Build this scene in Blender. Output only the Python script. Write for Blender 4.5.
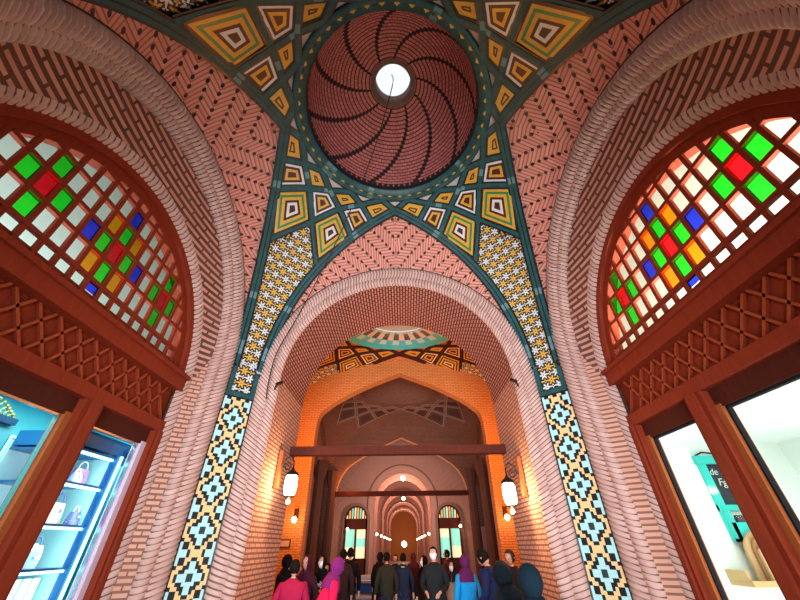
import bpy, bmesh, math, random
from mathutils import Vector, Matrix
random.seed(7)
sc = bpy.context.scene
for o in list(bpy.data.objects): bpy.data.objects.remove(o)
COL = sc.collection
S = 2.75          # half width of the near bay in metres
H = 1.75          # eye height of the photographer
ZF = -H / S       # floor, in bay units above the eye
def W(x, y, z): return (x * S, y * S, z * S + H)
pi = math.pi
# ------------------------------------------------------------------ camera
CX, CY = 0.0381, -1.0240
PITCH, YAW, ROLL, FPX = 0.62721, -0.004895, -0.010369, 338.57
cam = bpy.data.cameras.new('camera'); cam.sensor_width = 36; cam.sensor_fit = 'HORIZONTAL'
cam.lens = FPX * 36 / 800; cam.clip_start = 0.05; cam.clip_end = 300
camo = bpy.data.objects.new('camera', cam); COL.objects.link(camo)
fw = Vector((math.sin(YAW) * math.cos(PITCH), math.cos(YAW) * math.cos(PITCH), math.sin(PITCH)))
rt = Vector((math.cos(YAW), -math.sin(YAW), 0)); up = rt.cross(fw)
r2 = rt * math.cos(ROLL) + up * math.sin(ROLL); u2 = up * math.cos(ROLL) - rt * math.sin(ROLL)
m = Matrix((r2, u2, -fw)).transposed().to_4x4(); m.translation = Vector(W(CX, CY, 0))
camo.matrix_world = m; sc.camera = camo
# ------------------------------------------------------------------ world, exposure, main lights
wd = bpy.data.worlds.new('daylight'); sc.world = wd; wd.use_nodes = True
wd.node_tree.nodes['Background'].inputs[0].default_value = (0.93, 0.96, 1.0, 1)
wd.node_tree.nodes['Background'].inputs[1].default_value = 1.05
vs = sc.view_settings; vs.view_transform = 'Standard'; vs.look = 'None'; vs.gamma = 1; vs.use_curve_mapping = False
vs.exposure = 0.0
sc.cycles.max_bounces = 7; sc.cycles.diffuse_bounces = 4; sc.cycles.transparent_max_bounces = 8
sc.cycles.sample_clamp_indirect = 4.0; sc.cycles.use_denoising = True
def lamp(name, kind, loc, energy, color, size=0.1, rot=None, sy=None, aim=None):
    l = bpy.data.lights.new(name, kind); l.energy = energy; l.color = color
    if kind == 'AREA':
        l.size = size
        if sy: l.shape = 'RECTANGLE'; l.size_y = sy
    else: l.shadow_soft_size = size
    o = bpy.data.objects.new(name, l); COL.objects.link(o); o.location = W(*loc)
    if aim:
        o.rotation_euler = (Vector(W(*aim)) - Vector(W(*loc))).to_track_quat('-Z', 'Y').to_euler()
    o['kind'] = 'helper'
    return o
el = lamp('rear_fill_light', 'AREA', (0, -1.9, -0.10), 370, (.96, .95, 1), 4.0, sy=2.0, aim=(0, 1.0, 0.55))  # added fill behind the viewer, brightens the lower walls ahead
el.data.spread = math.radians(84)
for s in (-1, 1):
    if s < 0: lamp('case_light', 'AREA', (-1.236, .47, .06), 11, (.80, .97, 1), .55, sy=1.3, aim=(-1.5, .47, .06))
    lamp('shop_light', 'AREA', (s * 1.40, 0.1, 0.57 if s < 0 else .41), 80 if s < 0 else 45, (.55, 1, .92) if s < 0 else (.95, 1, .93), 3.6, sy=0.6, aim=(s * 1.36, 0.1, -.4))
    if s > 0: lamp('shop_ceiling_fill', 'AREA', (1.55, 0.1, -.5), 85, (.97, 1, .97), 3.0, sy=0.8, aim=(1.62, 0.1, .4))  # added fill hidden below the glass, lifts the shop ceiling
    lamp('fanlight_light', 'AREA', (s * 1.34, 0.0, .66), 300 if s > 0 else 95, (1, .95, .80) if s > 0 else (.78, 1, 1), 3.6, sy=0.5, aim=(s * 1.62, 0, 1.7))
    lamp('vault_uplight', 'POINT', (s * 1.12, 2.5, .75), 260, (1, .34, .05), .1)
lamp('gallery_light', 'POINT', (0, 4.3, 0.5), 170, (1, .50, .32), .4)
lamp('gallery_light', 'POINT', (-.85, 5.45, 0.9), 60, (1, .33, .05), .1)
lamp('hall_light', 'POINT', (0, 7.0, 0.7), 520, (1, .66, .52), .4)

# ------------------------------------------------------------------ node expression helper
class X:
    def __init__(s, nt, v): s.nt = nt; s.v = v
    def op(s, o, *a):
        n = s.nt.nodes.new('ShaderNodeMath'); n.operation = o
        for i, q in enumerate((s,) + a):
            if isinstance(q, X): q = q.v
            if isinstance(q, (int, float)): n.inputs[i].default_value = q
            else: s.nt.links.new(q, n.inputs[i])
        return X(s.nt, n.outputs[0])
    def __add__(s, b): return s.op('ADD', b)
    def __sub__(s, b): return s.op('SUBTRACT', b)
    def __mul__(s, b): return s.op('MULTIPLY', b)
    def __truediv__(s, b): return s.op('DIVIDE', b)
    def floor(s): return s.op('FLOOR')
    def frac(s): return s.op('FRACT')
    def abs(s): return s.op('ABSOLUTE')
    def lt(s, b): return s.op('LESS_THAN', b)
    def gt(s, b): return s.op('GREATER_THAN', b)
    def mod(s, b): return s.op('FLOORED_MODULO', b)
    def mx(s, b): return s.op('MAXIMUM', b)
    def mn(s, b): return s.op('MINIMUM', b)
def newmat(name, rough=.75, spec=.3):
    mt = bpy.data.materials.new(name); mt.use_nodes = True
    b = mt.node_tree.nodes['Principled BSDF']; b.inputs['Roughness'].default_value = rough
    b.inputs['Specular IOR Level'].default_value = spec
    return mt, mt.node_tree, b
def uvx(nt):
    n = nt.nodes.new('ShaderNodeUVMap'); n.uv_map = 'UVMap'
    sp = nt.nodes.new('ShaderNodeSeparateXYZ'); nt.links.new(n.outputs[0], sp.inputs[0])
    return X(nt, sp.outputs[0]), X(nt, sp.outputs[1]), n
def mixc(nt, f, a, b):
    n = nt.nodes.new('ShaderNodeMix'); n.data_type = 'RGBA'
    for i, q in ((0, f), (6, a), (7, b)):
        if isinstance(q, X): q = q.v
        if isinstance(q, (int, float)): n.inputs[i].default_value = q
        elif isinstance(q, tuple): n.inputs[i].default_value = q + (1,) if len(q) == 3 else q
        else: nt.links.new(q, n.inputs[i])
    return n.outputs[2]
def noise(nt, scale, vec=None, detail=2):
    n = nt.nodes.new('ShaderNodeTexNoise'); n.inputs['Scale'].default_value = scale; n.inputs['Detail'].default_value = detail
    if vec is None:
        g = nt.nodes.new('ShaderNodeNewGeometry'); vec = g.outputs['Position']
    nt.links.new(vec, n.inputs['Vector'])
    return X(nt, n.outputs['Fac'])
def bump(nt, b, h, strength=.5, dist=.01):
    n = nt.nodes.new('ShaderNodeBump'); n.inputs['Strength'].default_value = strength; n.inputs['Distance'].default_value = dist
    nt.links.new(h.v if isinstance(h, X) else h, n.inputs['Height']); nt.links.new(n.outputs[0], b.inputs['Normal'])
def setc(nt, b, c):
    if isinstance(c, tuple): b.inputs['Base Color'].default_value = c + (1,)
    else: nt.links.new(c, b.inputs['Base Color'])
def plain(name, c, rough=.6, spec=.3, metal=0, var=0.0, scale=8):
    mt, nt, b = newmat(name, rough, spec); b.inputs['Metallic'].default_value = metal
    if var:
        setc(nt, b, mixc(nt, noise(nt, scale), tuple(q * (1 - var) for q in c), tuple(min(1, q * (1 + var)) for q in c)))
    else: setc(nt, b, c)
    return mt
def emit(name, c, st):
    mt, nt, b = newmat(name); setc(nt, b, c); b.inputs['Emission Color'].default_value = c + (1,); b.inputs['Emission Strength'].default_value = st
    return mt
def brick(name, c1, c2, mortar, bw=.2, bh=.065, mw=.012, rough=.85, bs=.6, off=.5, rot=0, rough_c=.25):
    """bricks laid in UV metres; long side along u (or v when rot)"""
    mt, nt, b = newmat(name, rough, .2)
    u, v, uvn = uvx(nt)
    if rot: u, v = v, u
    cb = nt.nodes.new('ShaderNodeCombineXYZ'); nt.links.new(u.v, cb.inputs[0]); nt.links.new(v.v, cb.inputs[1])
    t = nt.nodes.new('ShaderNodeTexBrick'); nt.links.new(cb.outputs[0], t.inputs['Vector'])
    t.inputs['Scale'].default_value = 1; t.inputs['Brick Width'].default_value = bw; t.inputs['Row Height'].default_value = bh
    t.inputs['Mortar Size'].default_value = mw; t.inputs['Mortar Smooth'].default_value = .2; t.offset = off
    for i, c in ((1, c1), (2, c2), (3, mortar)): t.inputs[i].default_value = c + (1,)
    nz = noise(nt, 3.0, detail=4)
    col = mixc(nt, (nz - .35) * 1.6 * rough_c + .0, t.outputs['Color'], tuple(q * .55 for q in c1))
    setc(nt, b, col)
    bump(nt, b, X(nt, t.outputs['Fac']) * -1 + noise(nt, 40) * .35, bs, .02)
    return mt
def herring(name, c1, c2, mortar):
    mt, nt, b = newmat(name, .85, .2)
    u, v, _ = uvx(nt)
    a = u.abs()
    Wd, P = .25, .082
    q = (v - a * 1.0) * .707                       # V shaped rows of dots run where q is constant
    cell = (q / Wd).floor(); f = (q / Wd).frac()
    par = cell.mod(2) * 2 - 1             # stripes lean the other way in every second row
    w = (a + v * 1.0) * .707
    st = (w / P + (f - .5) * par * 2.4)
    sf = st.frac()
    line = sf.lt(.32)
    wn = noise(nt, 2.4, detail=3)
    base = mixc(nt, st.floor().op('SINE').abs() * .8 + .1, c1, c2)
    col = mixc(nt, line * .92, base, mortar)
    dx = (w / (P * 1.5)).frac() - .5; dy = (f + .5).frac() - .5
    dot = ((dx * dx) * (P * P * 2.25) + (dy * dy) * (Wd * Wd)).lt(.0011)
    col = mixc(nt, dot, col, (.02, .014, .012))
    col = mixc(nt, (wn - .35) * .6, col, tuple(x * .6 for x in c1))
    setc(nt, b, col)
    bump(nt, b, line * -1 - dot, .5, .02)
    return mt
def tileband(name, c1, c2, c3):
    mt, nt, b = newmat(name, .45, .35)
    u, v, _ = uvx(nt)
    i = (u / .13).floor(); f = (u / .13).frac()
    r = (i * 12.9898).op('SINE') * 43758.5
    r = r.frac().abs()
    col = mixc(nt, r, c1, c2)
    col = mixc(nt, r.gt(.94), col, c3)
    col = mixc(nt, f.lt(.07) * .8, col, (.02, .03, .03))
    ln = (v.abs() - .5).abs().lt(.1)
    setc(nt, b, col)
    return mt
def flowers(name):
    """six-petalled white and yellow flowers on black"""
    mt, nt, b = newmat(name, .3, .5)
    u, v, _ = uvx(nt)
    P = .22
    def fl(ou, ov, n, r0):
        x = (u / P + ou).frac() - .5; y = (v / P + ov).frac() - .5
        r = (x * x + y * y).op('SQRT'); th = y.op('ARCTAN2', x)
        pet = (th * n).op('COSINE')
        return r.lt(pet * (r0 * .32) + r0 * .70) * (r.gt(.045)), r
    w, _r = fl(0, 0, 6, .36); y, _r = fl(.5, .5, 6, .36)
    w2, _ = fl(.5, 0, 4, .16); y2, _ = fl(0, .5, 4, .16)
    col = mixc(nt, w, (.015, .015, .02), (.60, .60, .58))
    col = mixc(nt, y, col, (.62, .36, .06))
    col = mixc(nt, w2, col, (.62, .60, .55)); col = mixc(nt, y2, col, (.62, .40, .10))
    setc(nt, b, col); return mt
def rollmat(name, c1, c2, mort):
    mt, nt, b = newmat(name, .85, .2)
    u, v, _ = uvx(nt)
    col = mixc(nt, ((u.floor() * 12.9898).op('SINE') * 437.58).frac(), c1, c2)
    col = mixc(nt, u.frac().lt(.24), col, mort)
    col = mixc(nt, (noise(nt, 5, detail=3) - .4) * .8, col, (.36, .17, .13))
    setc(nt, b, col); return mt
def domebrick(name, c1, c2, mort):
    mt, nt, b = newmat(name, .85, .2)
    u, v, _ = uvx(nt)                    # u: turn 0..1, v: metres from the rim
    row = (v / .075).floor(); fr = (v / .075).frac()
    N = 80
    t = u * N + row * .53
    fb = t.frac(); j = t.floor()
    m1 = fr.lt(.30); m2 = fb.lt(.14)
    base = mixc(nt, ((j * 7.13 + row * 3.71).op('SINE') * 413.7).frac(), c1, c2)
    col = mixc(nt, m1.mx(m2 * .6), base, mort)
    # dark glazed bricks climbing in curved rows
    blk = j.mod(8).lt(.5) * m1.op('SUBTRACT', 1).abs() * (row.lt(24)) * fb.gt(.1)
    col = mixc(nt, blk, col, (.012, .012, .014))
    edge = v.lt(.09) * fb.gt(.35); col = mixc(nt, edge, col, (.015, .02, .02))
    setc(nt, b, col); bump(nt, b, m1 * -1, .4, .02)
    return mt
def wood(name, c, c2, rough=.45):
    mt, nt, b = newmat(name, rough, .15)
    g = nt.nodes.new('ShaderNodeNewGeometry'); mp = nt.nodes.new('ShaderNodeMapping'); mp.inputs['Scale'].default_value = (9, 9, 1.3)
    nt.links.new(g.outputs['Position'], mp.inputs[0])
    n = noise(nt, 3, mp.outputs[0], 5)
    setc(nt, b, mixc(nt, n, c, c2)); bump(nt, b, n, .15, .01)
    return mt
def glass(name, c, gloss=.03):
    mt = bpy.data.materials.new(name); mt.use_nodes = True; nt = mt.node_tree; nt.nodes.clear()
    o = nt.nodes.new('ShaderNodeOutputMaterial'); mx = nt.nodes.new('ShaderNodeMixShader'); mx.inputs[0].default_value = gloss
    t = nt.nodes.new('ShaderNodeBsdfTransparent'); t.inputs[0].default_value = c + (1,)
    g = nt.nodes.new('ShaderNodeBsdfGlossy'); g.inputs['Roughness'].default_value = .05
    nt.links.new(t.outputs[0], mx.inputs[1]); nt.links.new(g.outputs[0], mx.inputs[2]); nt.links.new(mx.outputs[0], o.inputs[0])
    return mt
SAL1, SAL2, MOR = (.56, .24, .17), (.50, .20, .14), (.13, .055, .042)
M = dict(
    herring=herring('herringbone_brick', (.66, .29, .225), (.58, .235, .18), (.26, .10, .08)),
    roll=rollmat('moulded_brick', (.56, .38, .335), (.46, .29, .25), (.13, .07, .055)),
    wall=brick('coursed_brick', (.60, .32, .235), (.54, .27, .19), (.20, .10, .075), .22, .062, .013),
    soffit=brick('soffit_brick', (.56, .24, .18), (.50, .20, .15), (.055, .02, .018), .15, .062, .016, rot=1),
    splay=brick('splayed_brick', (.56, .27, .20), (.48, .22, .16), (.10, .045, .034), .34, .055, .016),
    teal=tileband('teal_glazed_tile', (.009, .060, .056), (.013, .078, .095), (.09, .20, .22)),
    black=plain('black_glaze', (.010, .010, .012), .3, .5),
    white=plain('white_glaze', (.60, .58, .57), .35, .5, var=.1),
    ivory=plain('pale_plaster', (.52, .44, .40), .8, var=.2, scale=5),
    yellow=plain('yellow_glaze', (.55, .29, .03), .3, .5, var=.2, scale=12),
    green=plain('green_glaze', (.03, .18, .06), .3, .5),
    maroon=plain('maroon_glaze', (.055, .012, .010), .35, .4),
    cyan=plain('pale_turquoise_glaze', (.38, .66, .68), .3, .5),
    cream=plain('straw_glaze', (.72, .50, .24), .3, .5, var=.12, scale=14),
    turq=plain('turquoise_glaze', (.06, .52, .56), .25, .6, var=.3, scale=20),
    flowers=flowers('flower_mosaic'),
    dome=domebrick('dome_brick', (.52, .17, .15), (.42, .125, .11), (.09, .022, .022)),
    ringband=tileband('dark_green_tile', (.012, .05, .045), (.03, .09, .08), (.05, .12, .10)),
    wood=wood('red_brown_wood', (.25, .034, .012), (.15, .018, .007), .6),
    woodlit=wood('lit_brown_wood', (.42, .12, .035), (.28, .07, .02), .6),  # lighter copy of the wood, with light put into its colour
    darkwood=wood('dark_wood', (.085, .016, .008), (.045, .009, .005), .8),
    pane=glass('clear_pane', (.97, .97, .95), .04),
    shopglass=glass('shop_glass', (.97, .99, .99), .003),
    pred=glass('red_pane', (.95, .01, .02), .04), pgreen=glass('green_pane', (.02, .85, .03), .04),
    pblue=glass('blue_pane', (.02, .05, .95), .04), porange=glass('orange_pane', (1, .36, .01), .04),
    wallwhite=plain('white_wall', (.80, .88, .83), .8), cyanwall=plain('cyan_wall', (.20, .75, .82), .6),
    floor=plain('stone_floor', (.25, .22, .21), .5, var=.15, scale=2),
    bay2=brick('orange_lit_brick', (.64, .27, .08), (.56, .22, .06), (.30, .11, .035), .2, .06, .01, bs=.3),  # orange lamplight put into the brick colour
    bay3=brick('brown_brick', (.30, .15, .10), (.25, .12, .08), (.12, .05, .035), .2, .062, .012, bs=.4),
    hall=brick('dusty_pink_brick', (.50, .28, .22), (.44, .24, .19), (.22, .12, .09), .2, .062, .012, bs=.3),
    iron=plain('black_iron', (.02, .018, .017), .4, .5, .6),
    lampglass=emit('lit_lamp_glass', (1, .80, .55), 14),
    bulb=emit('lit_bulb', (1, .70, .40), 18),
    chrome=plain('brushed_metal', (.6, .6, .62), .3, .5, 1),
)
# ------------------------------------------------------------------ mesh helper
class MB:
    def __init__(s): s.v = []; s.f = []; s.mi = []; s.uv = []; s.mats = []; s.sm = []
    def m(s, mat):
        if mat not in s.mats: s.mats.append(mat)
        return s.mats.index(mat)
    def face(s, pts, mat, uv=None, smooth=False):
        b = len(s.v); s.v += [tuple(p) for p in pts]; s.f.append(tuple(range(b, b + len(pts)))); s.mi.append(s.m(mat))
        s.uv.append(uv or [(0, 0)] * len(pts)); s.sm.append(smooth)
    def grid(s, P, mat, UV=None, smooth=True, closed=False, skip=None):
        """P[i][j] world points; shared vertices"""
        b = len(s.v); n = len(P[0]); k = s.m(mat) if not callable(mat) else None
        for row in P: s.v += [tuple(p) for p in row]
        for i in range(len(P) - 1):
            for j in range(n - (0 if closed else 1)):
                j2 = (j + 1) % n
                if skip and skip(i, j): continue
                s.f.append((b + i * n + j, b + i * n + j2, b + (i + 1) * n + j2, b + (i + 1) * n + j))
                s.mi.append(k if k is not None else s.m(mat(i, j))); s.sm.append(smooth)
                s.uv.append([UV[i][j], UV[i][j2], UV[i + 1][j2], UV[i + 1][j]] if UV else [(0, 0)] * 4)
    def box(s, a, b, mat, bevel=0):
        (x0, y0, z0), (x1, y1, z1) = [min(p, q) for p, q in zip(a, b)], [max(p, q) for p, q in zip(a, b)]
        V = [(x0, y0, z0), (x1, y0, z0), (x1, y1, z0), (x0, y1, z0), (x0, y0, z1), (x1, y0, z1), (x1, y1, z1), (x0, y1, z1)]
        for F in ((3, 2, 1, 0), (4, 5, 6, 7), (0, 1, 5, 4), (2, 3, 7, 6), (1, 2, 6, 5), (3, 0, 4, 7)):
            P = [V[i] for i in F]; ax = 0 if F in ((1, 2, 6, 5), (3, 0, 4, 7)) else (1 if F in ((0, 1, 5, 4), (2, 3, 7, 6)) else 2)
            uv = [((p[1] if ax == 0 else p[0]), (p[1] if ax == 2 else p[2])) for p in P]
            s.face(P, mat, uv)
    def wbox(s, a, b, mat): s.box(W(*a), W(*b), mat)
    def tube(s, pts, r, mat, n=8, caps=True):
        pts = [Vector(p) for p in pts]; rows = []
        rr = r if isinstance(r, (list, tuple)) else [r] * len(pts)
        for i, p in enumerate(pts):
            d = (pts[min(i + 1, len(pts) - 1)] - pts[max(i - 1, 0)]).normalized()
            a = d.cross(Vector((0, 0, 1)) if abs(d.z) < .9 else Vector((1, 0, 0))).normalized(); c = d.cross(a)
            rows.append([p + (a * math.cos(t * 2 * pi / n) + c * math.sin(t * 2 * pi / n)) * rr[i] for t in range(n)])
        s.grid(rows, mat, closed=True)
        if caps:
            s.face(rows[0][::-1], mat); s.face(rows[-1], mat)
    def lathe(s, c, prof, mat, n=20, sx=1, sy=1, smooth=True):
        rows = [[(c[0] + r * sx * math.cos(t * 2 * pi / n), c[1] + r * sy * math.sin(t * 2 * pi / n), c[2] + z) for t in range(n)] for r, z in prof]
        s.grid(rows, mat, closed=True, smooth=smooth)
    def ball(s, c, r, mat, n=14, sz=(1, 1, 1)):
        rows = [[(c[0] + r * sz[0] * math.sin(i * pi / n) * math.cos(t * 2 * pi / n), c[1] + r * sz[1] * math.sin(i * pi / n) * math.sin(t * 2 * pi / n), c[2] + r * sz[2] * math.cos(i * pi / n)) for t in range(n)] for i in range(n + 1)]
        s.grid(rows, mat, closed=True)
    def build(s, name, parent=None, **props):
        me = bpy.data.meshes.new(name); me.from_pydata(s.v, [], s.f)
        for mt in s.mats: me.materials.append(mt)
        me.polygons.foreach_set('material_index', s.mi); me.polygons.foreach_set('use_smooth', s.sm)
        l = me.uv_layers.new(name='UVMap'); flat = [c for f in s.uv for q in f for c in q]; l.data.foreach_set('uv', flat)
        me.update()
        o = bpy.data.objects.new(name, me); COL.objects.link(o)
        if parent is not None: o.parent = parent; o.matrix_parent_inverse = Matrix.Translation(-Vector(parent.location)) if parent.type == 'EMPTY' else Matrix()
        for k, q in props.items(): o[k] = q
        return o
def empty(name, loc, label=None, cat=None, group=None, kind=None):
    o = bpy.data.objects.new(name, None); COL.objects.link(o); o.location = loc; o.empty_display_size = .1
    if label: o['label'] = label
    if cat: o['category'] = cat
    if group: o['group'] = group
    if kind: o['kind'] = kind
    return o
def lerp(a, b, t): return a + (b - a) * t
# wall-local frame: a along the wall, o outward from the bay centre
def T(k, a, o, z, yc=0):
    return W(*((a, o + yc, z), (o, a + yc, z), (a, -o + yc, z), (-o, a + yc, z))[k])
NL, NA = 26, 96
def archpts(w, c, nl=NL, na=NA, zf=ZF):
    P = [(w, lerp(zf, c, i / nl)) for i in range(nl)]
    P += [(w * math.cos(pi * i / na), c + w * math.sin(pi * i / na)) for i in range(na + 1)]
    return P + [(-a, z) for a, z in P[:nl][::-1]]
def archloft(mb, k, secs, mat, nv=1, yc=0, flat=False, **kw):
    """secs: (o, w, c) profile positions"""
    rows, uvs = [], []; d = 0; prev = None
    L = (secs[0][2] - ZF, secs[0][1])
    for (o, w, c) in secs:
        P = archpts(w, c, **kw)
        if prev: d += math.dist((o, w + c), (prev[0], prev[1] + prev[2])) * S
        prev = (o, w, c)
        rows.append([T(k, a, o, z, yc) for a, z in P])
        u = 0; R = []
        Q = archpts(secs[0][1], secs[0][2], **kw)
        for i, q in enumerate(Q):
            if i: u += math.dist(q, Q[i - 1]) * S
            R.append((u, d) if not flat else (P[i][0] * S, P[i][1] * S * .6))
        uvs.append(R)
    mb.grid(rows, mat, uvs)
def roll(mb, k, A, B, amp, mat, pitch=.0235, nj=8, chev=.35, zf=ZF, ztop=None, yc=0):
    """a row of rounded bricks between profile points A and B (o, w, c)"""
    total = 2 * (A[2] - zf) + pi * A[1]
    nb = int(total / pitch); ns = nb * 4
    nrm = Vector((-(B[1] - A[1]), (B[0] - A[0]))); nrm.normalize()   # (o, w) normal
    if nrm.x > 0 and nrm.y > 0 or (nrm.y > 0): nrm = -nrm
    def at(w, c, s):
        leg = c - zf; tot = 2 * leg + pi * w; q = s * tot
        if q < leg: return (w, zf + q)
        if q > tot - leg: return (-w, zf + tot - q)
        t = (q - leg) / w; return (w * math.cos(t), c + w * math.sin(t))
    rows = []; uvs = []
    for j in range(nj + 1):
        f = j / nj; lg = (A[2] - zf) / total
        cvs = [chev * min(1, max(.0, (min(i / ns, 1 - i / ns) - lg) * 14)) for i in range(ns + 1)]
        uvs.append([(i / 4 - abs(f - .5) * 2 * cvs[i] + .08, f) for i in range(ns + 1)]); o = lerp(A[0], B[0], f); w = lerp(A[1], B[1], f); c = lerp(A[2], B[2], f); row = []
        for i in range(ns + 1):
            ph = (i / 4 - abs(f - .5) * 2 * cvs[i]) % 1
            g = .0 + 1.0 * min(1, 4 * min(ph, 1 - ph))
            am = amp * math.sin(pi * f) ** .6 * g if 0 < j < nj else 0
            a, z = at(w + nrm.y * am, c, i / ns)
            row.append(T(k, a, o + nrm.x * am, z, yc))
        rows.append(row)
    mb.grid(rows, mat, uvs, smooth=True)

# ------------------------------------------------------------------ sail vault
Z0, R0, RR, RI = .8969, 1.3265, .5855, .518
class Vault:
    def __init__(s, yc=0, kx=1, ky=1, kz=1, z0=Z0, clip=None): s.yc, s.kx, s.ky, s.kz, s.z0, s.clip = yc, kx, ky, kz, z0, clip
    def h(s, x, y): return math.sqrt(max(0, R0 * R0 - x * x - y * y))
    def p(s, x, y, off=0):
        n = Vector((x, y, s.h(x, y))); n.normalize(); x, y, z = x - n.x * off, y - n.y * off, s.h(x, y) - n.z * off
        return W(x * s.kx, y * s.ky + s.yc, z * s.kz + s.z0)
    def ok(s, y): return s.clip is None or s.clip[0] <= y * s.ky + s.yc <= s.clip[1]
def quad4(k, x, y): return ((x, y), (-x, y), (-x, -y), (x, -y))[k]   # four quarters
nd = dict(Ax=(.65, 0), Ay=(0, .65), k=(.725, .175), c=(.594, .25), j=(.497, .325), e=(.79, .337), f=(.592, .41), d=(.462, .462),
          h=(.862, .60), g=(.605, .618), b=(.578, .098), p1=(1, .875))
def mir(p): return (p[1], p[0])
for q in 'kcjefhb': nd[q + "'"] = mir(nd[q])
nd["f'"] = mir(nd['f']); nd['p2'] = (.875, 1)
CELLS = [('Ax k c b', 0), ('k e f c', 1), ('c f d j', 0), ('e h g f', 2), ("f g f' d", 1),
         ("Ay k' c' b'", 0), ("k' e' f' c'", 1), ("c' f' d j'", 0), ("e' h' g f'", 2)]
BANDS = ["Ax b c f g h'", "Ay b' c' f' g h", "k c j d", "k' c' j' d", "e f d j'", "e' f' d j"]
def inset(P, d):
    """inset a planar convex polygon of 3D points by d"""
    n = len(P); c = sum(P, Vector()) / n
    nm = Vector()
    for i in range(n): nm += (P[i] - c).cross(P[(i + 1) % n] - c)
    nm.normalize(); ax = (P[1] - P[0]).normalized(); ay = nm.cross(ax)
    q = [Vector(((p - c).dot(ax), (p - c).dot(ay))) for p in P]
    out = []
    for i in range(n):
        a, b, e = q[i - 1], q[i], q[(i + 1) % n]
        d1 = (b - a).normalized(); d2 = (e - b).normalized()
        n1 = Vector((-d1.y, d1.x)); n2 = Vector((-d2.y, d2.x))
        k = 1 + n1.dot(n2)
        m_ = b + (n1 + n2) / max(k, .25) * d
        if (m_).length > b.length: m_ = b * .1
        out.append(c + ax * m_.x + ay * m_.y)
    return out
def network(V, parent, pal=None, names=('kite_tile', 'tile_band'), bw=.031):
    M_ = dict(M); M_.update(pal or {})
    looks = {0: [('black', .0), ('yellow', .020), ('maroon', .052), ('yellow', .064)],
             1: [('black', .0), ('white', .020), ('maroon', .040), ('yellow', .062), ('maroon', .085)],
             2: [('black', 0), ('yellow', .022), ('green', .042), ('yellow', .062), ('maroon', .088), ('white', .108), ('maroon', .13)]}
    for kq in range(4):
        for cell, typ in CELLS:
            pts = [quad4(kq, *nd[t]) for t in cell.split()]
            cy = sum(p[1] for p in pts) / 4
            if not V.ok(cy): continue
            P = [Vector(V.p(x, y, .010)) for x, y in pts]
            c = sum(P, Vector()) / 4
            mb = MB(); cur = P
            mean = sum((p - c).length for p in P) / 4; nrm = (P[1] - P[0]).cross(P[2] - P[0])
            k = mean / S / {0: .085, 1: .115, 2: .155}[typ]
            look = looks[typ]
            base = bw * S * .5
            # shrink from band edges
            for i, (mt, dd) in enumerate(look):
                o1 = inset(P, base * .6 + dd * S * .62 * k)
                if i + 1 < len(look):
                    o2 = inset(P, base * .6 + look[i + 1][1] * S * .62 * k)
                    for q in range(4): mb.face([o1[q], o1[(q + 1) % 4], o2[(q + 1) % 4], o2[q]], M_[mt])
                else: mb.face(o1, M_[mt])
            mb.build(names[0], parent)
        for bi, bd in enumerate(BANDS):
            seq = [quad4(kq, *nd[t]) for t in bd.split()]
            band(V, seq, bw, .016 + .0006 * bi, parent, names[1], M_)
def band(V, seq, bw, off, parent, name, M_=M, dbl=False):
    pts = []
    for a, b in zip(seq, seq[1:]):
        n = max(2, int(math.dist(a, b) / .03))
        pts += [(lerp(a[0], b[0], i / n), lerp(a[1], b[1], i / n)) for i in range(n)]
    pts.append(seq[-1])
    pts = [p for p in pts if V.ok(p[1])]
    if len(pts) < 2: return
    C = [Vector(V.p(x, y, off)) for x, y in pts]
    mb = MB()
    def strip(w, dz, mat, sh=0):
        rows, uv = [[], []], [[], []]; u = 0
        for i, p in enumerate(C):
            d = (C[min(i + 1, len(C) - 1)] - C[max(i - 1, 0)]).normalized()
            nrm = (Vector(V.p(*pts[i], 0)) - Vector(V.p(*pts[i], .05))); nrm.normalize()
            s_ = d.cross(nrm).normalized()
            q = p - nrm * dz
            if i: u += (C[i] - C[i - 1]).length
            rows[0].append(q + s_ * (w / 2 + sh) * S); rows[1].append(q - s_ * (w / 2 - sh) * S); uv[0].append((u, 1)); uv[1].append((u, 0))
        mb.grid(rows, mat, uv, smooth=True)
    strip(bw * 1.55, 0, M_['black'])
    if dbl:
        strip(bw * .42, .008, M_['teal'], bw * .29); strip(bw * .42, .008, M_['teal'], -bw * .29)
    else: strip(bw * .86, .008, M_['teal'])
    mb.build(name, parent)
def polar_patch(V, mb, matfn, nq=56, nt=72):
    """corner and ring surface of the vault"""
    for kq in range(4):
        rows, uv, ins = [], [], []
        for i in range(nt + 1):
            th = i / nt * pi / 2; cs, sn = math.cos(th), math.sin(th)
            ro = 9
            if cs > 1e-6: ro = min(ro, .65 / (cs - .4 * sn) if cs - .4 * sn > 1e-6 else 9)
            ro = min(ro, .65 / (sn - .4 * cs) if sn - .4 * cs > 1e-6 else 9, 1.875 / (cs + sn))
            ro = min(ro, R0)
            p0, p1 = math.asin(RI / R0), math.asin(min(1, ro / R0))
            R, U, I = [], [], []
            for j in range(nq + 1):
                ph = lerp(p0, p1, j / nq); r = R0 * math.sin(ph); x, y = r * cs, r * sn
                X2, Y2 = quad4(kq, x, y); R.append(V.p(X2, Y2)); U.append(((th - pi / 4) * r * S, ph * R0 * S)); I.append((x, y))
            rows.append(R); uv.append(U); ins.append(I)
        def mt(i, j):
            x, y = ins[i][j]
            return matfn(x, y)
        def sk(i, j):
            return not V.ok(quad4(kq, *ins[i][j])[1])
        mb.grid(rows, mt, uv, skip=sk)
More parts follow.
